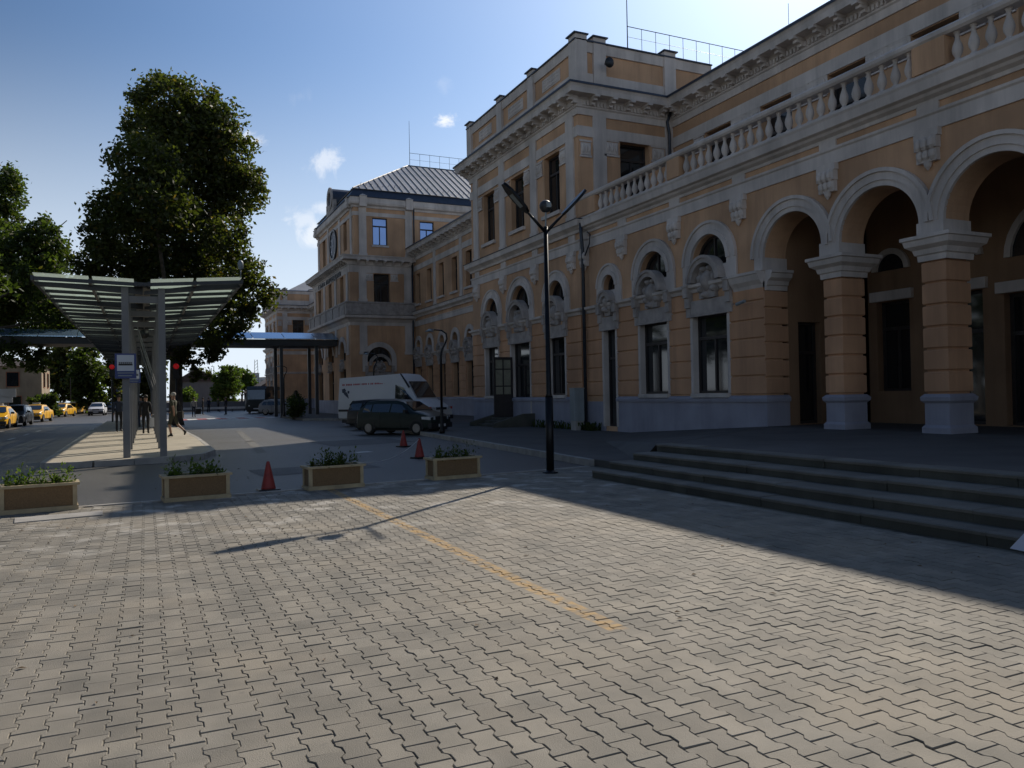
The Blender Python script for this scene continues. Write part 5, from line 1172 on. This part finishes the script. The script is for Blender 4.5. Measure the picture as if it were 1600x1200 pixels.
def clo(top, leg, shorts=False, sleeves=True):
    def f(n, f_, c_):
        if n in ('neckheadb', 'headbheadt'): return 0
        if 'ha' in n and 'sh' not in n and not (sleeves and n.startswith('el')): return 0
        if n.startswith('el'): return 1 if sleeves else 0
        if n.startswith('sh') and not sleeves: return 1 if f_ < .7 else 0
        if n.startswith('an'): return 3
        if n.startswith('kn'): return (0 if shorts else 2) if f_ < .85 else 3
        if n.startswith('hi') or n.startswith('pelvishi'): return 2
        if n == 'pelviswaist' and f_ < .2: return 2
        return 1
    return dict(mats=[SKN, top, leg, SHN], f=f)
walk = dict(hiL=(.09, 0, .92), knL=(.10, -.14, .50), anL=(.10, -.06, .09), toL=(.10, -.22, .04), heL=(.10, .0, .04), knR=(-.09, .10, .50), anR=(-.09, .42, .22), toR=(-.09, .38, .07), heR=(-.09, .48, .18), elL=(.24, .10, 1.17), haL=(.22, .12, .93), fiL=(.22, .12, .83), elR=(-.24, -.06, 1.17), haR=(-.2, -.22, 1.0), fiR=(-.2, -.29, .95))
# walking man heads left and away from the camera
pw = wp(272, 683, z=.146)
person((pw.x, pw.y, .146), math.radians(-118), 'man in a pale cap, khaki shirt and shorts walking on the island', walk, clo(KHA, SHO, True, False), cap=CAPM, scale=1.0)
m = MB(); m.box(-.07, .07, -.17, .17, -.26, 0); m.tube([(0, -.14, 0), (0, 0, .42), (0, .14, 0)], .012, 5)
BGM = mat('dark_shoulder_bag', (.03, .028, .025), .8, .1)
single('shoulder_bag', m, BGM, 'dark shoulder bag at the back of the walking man in the cap', 'bag', None, (pw.x+.20, pw.y+.16, 1.16), math.radians(-118))
stand = {}
p2_ = wp(228, 678, z=.146); person((p2_.x, p2_.y, .146), math.radians(170), 'person in black standing between the shelter posts with a white bag', dict(haL=(.22, -.12, .86), fiL=(.22, -.13, .77)), clo(BLK, BLK), 'people waiting under the shelter', .97)
m = MB(); m.prism([(-.17, -.05, -.40), (.17, -.05, -.40), (.15, -.05, 0), (-.15, -.05, 0)], [(-.17, .05, -.40), (.17, .05, -.40), (.15, .03, 0), (-.15, .03, 0)]); m.tube([(-.09, 0, 0), (-.05, 0, .14), (.05, 0, .14), (.09, 0, 0)], .008, 5)
single('carrier_bag', m, SWH, 'white carrier bag held by the person in black under the shelter', 'bag', None, (p2_.x+.31, p2_.y-.1, .86), .3)
p3_ = wp(186, 675, z=.146); person((p3_.x, p3_.y, .146), math.radians(20), 'person in dark clothes standing behind the nearest left shelter post', {}, clo(DNM, BLK), 'people waiting under the shelter', 1.0)
p4_ = wp(221, 668, z=.146); person((p4_.x, p4_.y, .146), math.radians(200), 'person in a grey top deep under the shelter', {}, clo(mat('grey_cloth', (.09, .09, .10), .85, .1), DNM), 'people waiting under the shelter', .98)
far = [((303, 652), 'person in a pale shirt on the far road, right beside the walking man', clo(WSH, DNM), .2), ((317, 648), 'dark-clad person on the far road pulling a suitcase', clo(BLK, BLK), 1.4), ((353, 648), 'person in black on the far road near the minibus', clo(BLK, DNM), -1.2), ((326, 644), 'person with a white cap by the far wall', clo(DNM, BLK), .5), ((341, 643), 'person by the far wall, in the middle of the gap', clo(mat('olive_cloth', (.06, .06, .04), .85, .1), BLK), 2.0)]
for (px, lab, cl, a) in far:
    p = wp(px[0], px[1], z=0); person((p.x, p.y, 0), a, lab, {}, cl, 'people on the far road', 1.0)
p = wp(309, 648, z=0)
t = thing('suitcase', 'dark wheeled suitcase beside the person on the far road', 'suitcase', (p.x, p.y, 0)); m = MB(); m.box(-.32, .32, -.14, .14, .06, .62); part('case', m, BGM, t); m = MB(); m.tube([(.2, 0, .6), (.45, 0, .95)], .015, 5); part('pull_handle', m, STD, t)

# ------------------------------------------------------------------ trees
def blobtree(name, label, base, blobs, n, leaf, lm_, seed, trunk_r=.35, group=None, cat='tree'):
    """blobs: (world centre, radius). Leaves sit through the blob volumes, denser near their surface."""
    R_ = random.Random(seed); t = thing(name, label, cat, base, 0, group); b0 = Vector(base); m = MB(); tot = sum(r*r for _, r in blobs)
    for c_, r in blobs:
        k = int(n*r*r/tot); c_ = Vector(c_)-b0; nc = max(6, int(k/26))
        for q in range(nc):
            d = Vector((R_.gauss(0, 1), R_.gauss(0, 1), R_.gauss(0, 1))).normalized(); rr_ = r*(1-abs(R_.gauss(0, .26)))*R_.choice((.95, 1, 1.06, 1.13, 1.28)); cc = c_+Vector((d.x*rr_, d.y*rr_, d.z*rr_*.95)); sp_ = r*.085+.14
            for j in range(26):
                p = cc+Vector((R_.gauss(0, sp_), R_.gauss(0, sp_), R_.gauss(0, sp_*.75))); s = leaf*R_.uniform(.6, 1.25)
                a = Vector((R_.gauss(0, 1), R_.gauss(0, 1), R_.gauss(0, .8))).normalized(); bb = a.cross(Vector((R_.gauss(0, 1), R_.gauss(0, 1), R_.gauss(0, 1)))).normalized()
                m.add([p-a*s, p+bb*s*.55-a*s*.1, p+a*s, p-bb*s*.55+a*s*.1], [(0, 1, 2, 3)])
    part('crown', m, lm_, t)
    top = max(blobs, key=lambda b: b[0][2]+b[1]*.0); big = sorted(blobs, key=lambda b: -b[1])[:10]
    ctr = sum((Vector(c_) for c_, r in big), Vector())/len(big)-b0
    m = MB(); h1 = max(2.0, ctr.z*.55)
    m.tube([(0, 0, -.2), (0, 0, .4), (ctr.x*.15, ctr.y*.15, h1*.5), (ctr.x*.4, ctr.y*.4, h1), (ctr.x, ctr.y, ctr.z)], [trunk_r*1.4, trunk_r*1.05, trunk_r*.9, trunk_r*.75, trunk_r*.35], 10); part('trunk', m, BRK, t, True)
    for c_, r in big:
        c_ = Vector(c_)-b0; f = R_.uniform(.55, .95); s0 = Vector((ctr.x*.4, ctr.y*.4, h1*f)) if f > .9 else Vector((ctr.x*.4*f, ctr.y*.4*f, h1*f)); md = s0.lerp(c_, .5)+Vector((R_.uniform(-.3, .3), R_.uniform(-.3, .3), R_.uniform(0, .5)))
        m = MB(); m.tube([s0, md, c_, c_+(c_-md)*.4], [trunk_r*.42, trunk_r*.3, trunk_r*.16, .03], 6); part('limb', m, BRK, t, True)
    return t
def ib(x, y, r, Y, dY=0): p = wp(x, y, Y=Y+dY); z = (p-Vector((0, 0, EYE))).dot(fw); return ((p.x, p.y, p.z), r*z/FPX)
R_ = random.Random(11)
mb_ = [(262, 165, 48), (300, 185, 48), (235, 205, 42), (335, 200, 42), (285, 225, 60), (350, 245, 48), (225, 262, 52), (385, 290, 30), (300, 290, 66), (362, 305, 46), (240, 320, 60), (175, 330, 36), (160, 375, 34), (205, 380, 52), (290, 365, 60), (352, 370, 36), (140, 415, 30), (195, 440, 50), (265, 440, 60), (335, 430, 42), (375, 425, 34), (398, 460, 30), (360, 485, 34), (300, 505, 45), (235, 500, 46), (170, 490, 36), (385, 500, 20), (330, 545, 22), (295, 560, 18), (250, 132, 15), (285, 142, 14), (330, 150, 14), (215, 150, 14), (398, 270, 14), (365, 520, 18), (310, 585, 12)]
bl_ = []
for i, (x, y, r) in enumerate(mb_): bl_.append(ib(x, y, r*.93, 54, R_.uniform(-1, 1)*(4.5 if r > 30 else 3)))
blobtree('plane_tree', 'huge dark plane tree towering behind the bus shelter', (1.75, 55, 0), bl_, 82000, .155, LF1, 1, .42)
lt = [(-20, 300, 48), (5, 340, 30), (8, 283, 22), (-40, 380, 60), (30, 400, 42), (68, 375, 32), (85, 400, 26), (60, 435, 40), (10, 450, 55), (95, 455, 22), (40, 490, 50), (90, 500, 40), (-30, 480, 60), (110, 480, 18), (20, 545, 26), (60, 560, 20)]
blobtree('plane_tree', 'broad leafy tree at the left edge, left of the bus shelter', (-18.5, 72, 0), [ib(x, y, r*.93, 72, R_.uniform(-4, 4)) for x, y, r in lt], 42000, .19, LF2, 2, .4)
lt2 = [(-130, 330, 70), (-170, 420, 90), (-90, 430, 70), (-220, 340, 80), (-120, 500, 60), (-250, 450, 90)]
blobtree('plane_tree', 'tree just outside the left edge of the picture beside the road', (-24, 56, 0), [ib(x, y, r, 56, R_.uniform(-4, 4)) for x, y, r in lt2], 16000, .22, LF2, 3, .4)
side = blobtree('plane_tree', 'added unseen roadside tree beyond the left edge of the picture, darkening the facade', (-25, 41, 0), [((-25+dx, 41+dy, z), r_) for dx, dy, z, r_ in ((0, 0, 4.5, 2.6), (0, 3.5, 4.0, 2.2), (0, -3.5, 4.0, 2.2), (0, 5.6, 3.2, 2.0), (0, 0, 11, 4), (2.5, 1.5, 8.5, 3), (-2.5, -1.5, 8.5, 3.2), (1.5, -2.8, 9.5, 3), (-1.5, 2.8, 9.8, 3), (0, 0, 14, 3), (0, -3.5, 7, 2.4), (0, 3.5, 7, 2.4))], 15000, .24, LF2, 4, .4, 'added unseen trees beyond the left edge')  # unseen trees, added with low foliage to darken the facade and window reflections
reg(side)
for q, (x_, y_, a_, s_) in enumerate(((-27, 29, 1.1, 1.05), (-26, 17, 2.3, .95), (-28, 5, 4.0, 1.1), (-26, -8, 5.2, 1.0))): dup(side, (x_, y_, 0), a_, 'added unseen roadside tree beyond the left edge, '+('second', 'third', 'fourth', 'fifth')[q]+' from the far end of its row', (s_, s_, s_))
hm = MB(); R8 = random.Random(8)
for k in range(11000):
    p = Vector((R8.gauss(0, .7), R8.uniform(-25, 26), abs(R8.uniform(0, 4.2)+R8.gauss(0, .3)))); s_ = R8.uniform(.12, .28); a = Vector((R8.gauss(0, 1), R8.gauss(0, 1), R8.gauss(0, .8))).normalized(); b_ = a.cross(Vector((R8.gauss(0, 1), R8.gauss(0, 1), R8.gauss(0, 1)))).normalized()
    hm.add([p-a*s_, p+b_*s_*.55, p+a*s_, p-b_*s_*.55], [(0, 1, 2, 3)])
single('added_hedge', hm, LF1, 'unseen tall dark hedge under the roadside trees beyond the left edge', 'added_hedge', None, (-24, 17, 0))  # added out of view to darken the reflections in the ground-floor windows
def bush(name, label, x, y, w, h, Y, n, leaf, lm_, seed, group=None, cat='tree'):
    """a smaller background tree filling about w x h pixels above image point (x, y)"""
    R2 = random.Random(seed); b = []
    for i in range(7): b.append(ib(x+R2.uniform(-.32, .32)*w, y-h*R2.uniform(.35, .85), R2.uniform(.18, .30)*min(w, h), Y, R2.uniform(-2, 2)))
    b.append(ib(x, y-h*.8, .2*min(w, h), Y)); b.append(ib(x, y-h*.5, .36*min(w, h), Y)); b.append(ib(x-.2*w, y-h*.2, .24*min(w, h), Y)); b.append(ib(x+.2*w, y-h*.18, .24*min(w, h), Y))
    g = wp(x, 640, Y=Y); return blobtree(name, label, (g.x, Y, 0), b, n, leaf, lm_, seed, .22, group, cat)
bush('tree', 'dark dense tree between the taxi rank and the shelter', 140, 640, 62, 110, 118, 9000, .28, LF2, 31)
bush('tree', 'tall dark tree above the rearmost taxis', 100, 632, 60, 105, 126, 9000, .28, LF1, 32)
bush('tree', 'dark tree behind the left shelter posts', 178, 640, 46, 100, 132, 6000, .30, LF1, 33)
bush('tree', 'bright green tree in the gap between the grey gable and the station', 352, 642, 44, 76, 128, 7000, .24, LF3, 34)
bush('tree', 'pale hazy tree right of the bright green one', 378, 612, 50, 34, 165, 5000, .30, LF3, 35)
bush('tree', 'dark tree behind the grey gabled hall', 320, 625, 40, 44, 170, 5000, .30, LF1, 36)
bush('tree', 'dark tree seen through the shelter posts', 232, 645, 50, 90, 120, 7000, .28, LF1, 37)
bush('bush', 'green bush at the foot of the grey gabled hall', 290, 640, 46, 34, 118, 4000, .20, LF3, 38, cat='bush')
bush('bush', 'shrubs beside the beige house behind the taxis', 72, 645, 60, 26, 96, 4000, .18, LF2, 39, cat='bush')
bush('bush', 'low green bushes between the taxis and the white car', 125, 645, 34, 20, 122, 3000, .18, LF3, 40, cat='bush')
bush('bush', 'dark shrub beside the canopy posts at the station', 462, 652, 26, 36, 60, 3500, .09, LF2, 41, cat='bush')

# ------------------------------------------------------------------ background buildings
BGE = mat('beige_house_wall', (.36, .28, .19), .85, .15, 1, grime=.4); BGR = mat('grey_hall_wall', (.16, .16, .17), .85, .1, .5, grime=.2); RTL = mat('dark_roof_tiles', (.07, .05, .045), .8, .2, 2); PNK = mat('brick_red_trim', (.38, .15, .08), .85, .1); HZY = mat('pale_far_block', (.45, .47, .50), .8, .1, .2)
def house(name, label, x0, x1, y0, y1, h, roof_h, wallm, roofm, wins, cat='house', gable='x', trim=None):
    t = thing(name, label, cat, (x0, y0, 0), 0, None, world_parts=True)
    m = MB(); m.box(x0, x1, y0, y1, -.15, h); part('wall', m, wallm, t)
    m = MB(); o = .35
    if gable == 'hip':
        d_ = min(x1-x0, y1-y0)/2; P_ = [(x0-o, y0-o, h), (x1+o, y0-o, h), (x1+o, y1+o, h), (x0-o, y1+o, h)]
        if x1-x0 > y1-y0: R2 = [(x0+d_, (y0+y1)/2, h+roof_h), (x1-d_, (y0+y1)/2, h+roof_h)]; m.add(P_+R2, [(0, 1, 5, 4), (3, 4, 5, 2), (0, 4, 3), (1, 2, 5), (0, 3, 2, 1)])
        else: R2 = [((x0+x1)/2, y0+d_, h+roof_h), ((x0+x1)/2, y1-d_, h+roof_h)]; m.add(P_+R2, [(0, 1, 4), (1, 2, 5, 4), (2, 3, 5), (3, 0, 4, 5), (0, 3, 2, 1)])
    else:
        xm = (x0+x1)/2; m.prism([(x0-o, y0-o, h), (x1+o, y0-o, h), (xm, y0-o, h+roof_h)], [(x0-o, y1+o, h), (x1+o, y1+o, h), (xm, y1+o, h+roof_h)])
    part('roof', m, roofm, t)
    for (face, a, z, w, hh) in wins:
        f = MB(); p = MB()
        if face == 's': f.box(a-w/2-.08, a+w/2+.08, y0-.06, y0+.02, z-.08, z+hh+.08); p.box(a-w/2, a+w/2, y0-.075, y0-.05, z, z+hh)
        else: f.box(x1-.02, x1+.06, a-w/2-.08, a+w/2+.08, z-.08, z+hh+.08); p.box(x1+.05, x1+.075, a-w/2, a+w/2, z, z+hh)
        fo = part('window', f, trim or wallm, t); po = part('pane', p, GL, None); po.parent = fo
    return t
house('beige_house', 'weathered beige two-storey house behind the taxi rank at the left', -30, -10.3, 100, 108, 5.6, 1.3, BGE, RTL, [('s', -13, 3.4, 1.1, 1.5), ('s', -16.5, 3.4, 1.1, 1.5), ('s', -12.8, .9, 1.1, 1.4), ('s', -16.3, .9, 1.1, 1.4), ('e', 102.2, 3.3, 1.2, 1.6), ('e', 105.8, 3.3, 1.2, 1.6), ('e', 102.4, .8, 1.2, 1.5), ('e', 105.6, .8, 1.2, 1.5)], gable='hip', trim=PNK)
house('gabled_hall', 'plain grey hall with a low gable seen under the canopy', 4.6, 11.0, 142, 165, 4.6, 2.2, BGR, RTL, [('s', 7.0, .8, .9, 1.2)], cat='hall')
house('dark_shed', 'dark low gabled shed in front of the far white blocks', 17.5, 26.5, 150, 162, 2.6, 3.0, BGR, RTL, [], cat='shed')
house('far_block', 'pale flat-roofed block far beyond the shed, taller one', 34, 37.8, 300, 312, 10.7, .3, HZY, HZY, [('s', 34.9, 8.7, .8, 1.2), ('s', 36.6, 8.7, .8, 1.2), ('s', 34.9, 6.0, .8, 1.2), ('s', 36.6, 6.0, .8, 1.2)], cat='block', gable='hip')
house('far_block', 'pale flat-roofed block far beyond the shed, lower one', 38, 43, 302, 314, 9.2, .3, HZY, HZY, [('s', 39, 7.2, .8, 1.1), ('s', 41, 7.2, .8, 1.1), ('s', 39, 5.0, .8, 1.1), ('s', 41, 5.0, .8, 1.1)], cat='block', gable='hip')
house('blue_kiosk', 'dark blue-grey building behind the shelter posts', -4.6, -1.4, 139, 146, 6.4, .4, mat('blue_grey_cladding', (.06, .09, .16), .5, .1), RTL, [('s', -3.6, 3.6, .9, 1.2), ('s', -2.2, 3.6, .9, 1.2), ('s', -3.6, 1.0, .9, 1.4)], cat='building', gable='hip')
# low far wall and white railings
m = MB(); m.box(1.5, 17, 112, 112.3, 0, 1.25); single('low_wall', m, BGR, 'low dark wall closing the road beyond the people', 'wall')
t = thing('guard_rail', 'pale guard rail across the far end of the road', 'guard rail', (2, 104, 0), world_parts=True)
m = MB(); m.box(2.2, 13, 104, 104.08, .35, .62); part('rail', m, WPT, t)
for k in range(8): m = MB(); m.box(2.5+k*1.45, 2.6+k*1.45, 104.08, 104.16, 0, .6); part('post', m, STD, t)
# traffic lights with red lit
REDL = mat('red_signal_light', (.5, .02, .02), .4, 0, emit=((.9, .02, .03), .14))
def signal(x, y, Y, label):
    p = wp(x, y, Y=Y); t = thing('traffic_light', label, 'traffic light', (p.x, Y, 0), 0, 'red traffic lights')
    m = MB(); m.tube([(0, 0, 0), (0, 0, p.z+.4)], .06, 8); part('pole', m, STD, t)
    m = MB(); m.box(-.17, .17, -.22, -.06, p.z-.75, p.z+.25); part('housing', m, BMP, t)
    m = MB(); m.lathe([(.17, 0), (.16, .03), (.10, .05), (.01, .06)], 14, M=Matrix.Translation((0, -.22, p.z)) @ Matrix.Rotation(math.radians(90), 4, 'X')); part('red_lamp', m, REDL, t, True)
signal(275, 572.5, 52, 'red traffic light to the right of the nearest shelter posts'); signal(175, 573.5, 62, 'red traffic light just left of the blue bus stop sign')
# white notice boards by the taxis
for (x, y, w, h, lab) in ((12, 614, 1.1, .65, 'white roadside board at the left edge, upper of two'), (9, 624.5, .9, .45, 'white roadside board at the left edge, lower of two')):
    p = wp(x, y, Y=72); t = thing('notice_board', lab, 'board', (p.x, 72, 0)); m = MB(); m.box(-w/2, w/2, 0, .05, p.z-h/2, p.z+h/2); part('board', m, SWH, t); m = MB(); m.tube([(-.05, .08, 0), (-.05, .08, p.z+h*.8)], .03, 6); part('post', m, STD, t)
def pole(x, yt, Y, label, r=.06):
    p = wp(x, yt, Y=Y); m = MB(); m.tube([(0, 0, 0), (0, 0, p.z)], r, 6); single('utility_pole', m, STD, label, 'pole', 'far poles', (p.x, Y, 0))
pole(330, 575, 150, 'thin pole just right of the grey hall'); pole(334, 572, 160, 'second thin pole just right of the grey hall'); pole(386, 570, 180, 'thin pole left of the far white blocks'); pole(110, 590, 105, 'slender pale pole among the trees above the taxis', .05)
# lattice mast
p = wp(400, 562, Y=240); t = thing('lattice_mast', 'slim lattice mast rising above the far white blocks', 'mast', (p.x, 240, 0)); m = MB()
for s in (-1, 1): m.tube([(s*.9, 0, 0), (s*.35, 0, p.z)], .07, 4)
for k in range(14): z = p.z*k/14; w0 = .9-.55*k/14; m.tube([(-w0, 0, z), (w0, 0, z+p.z/14)], .04, 4)
part('lattice', m, STD, t)
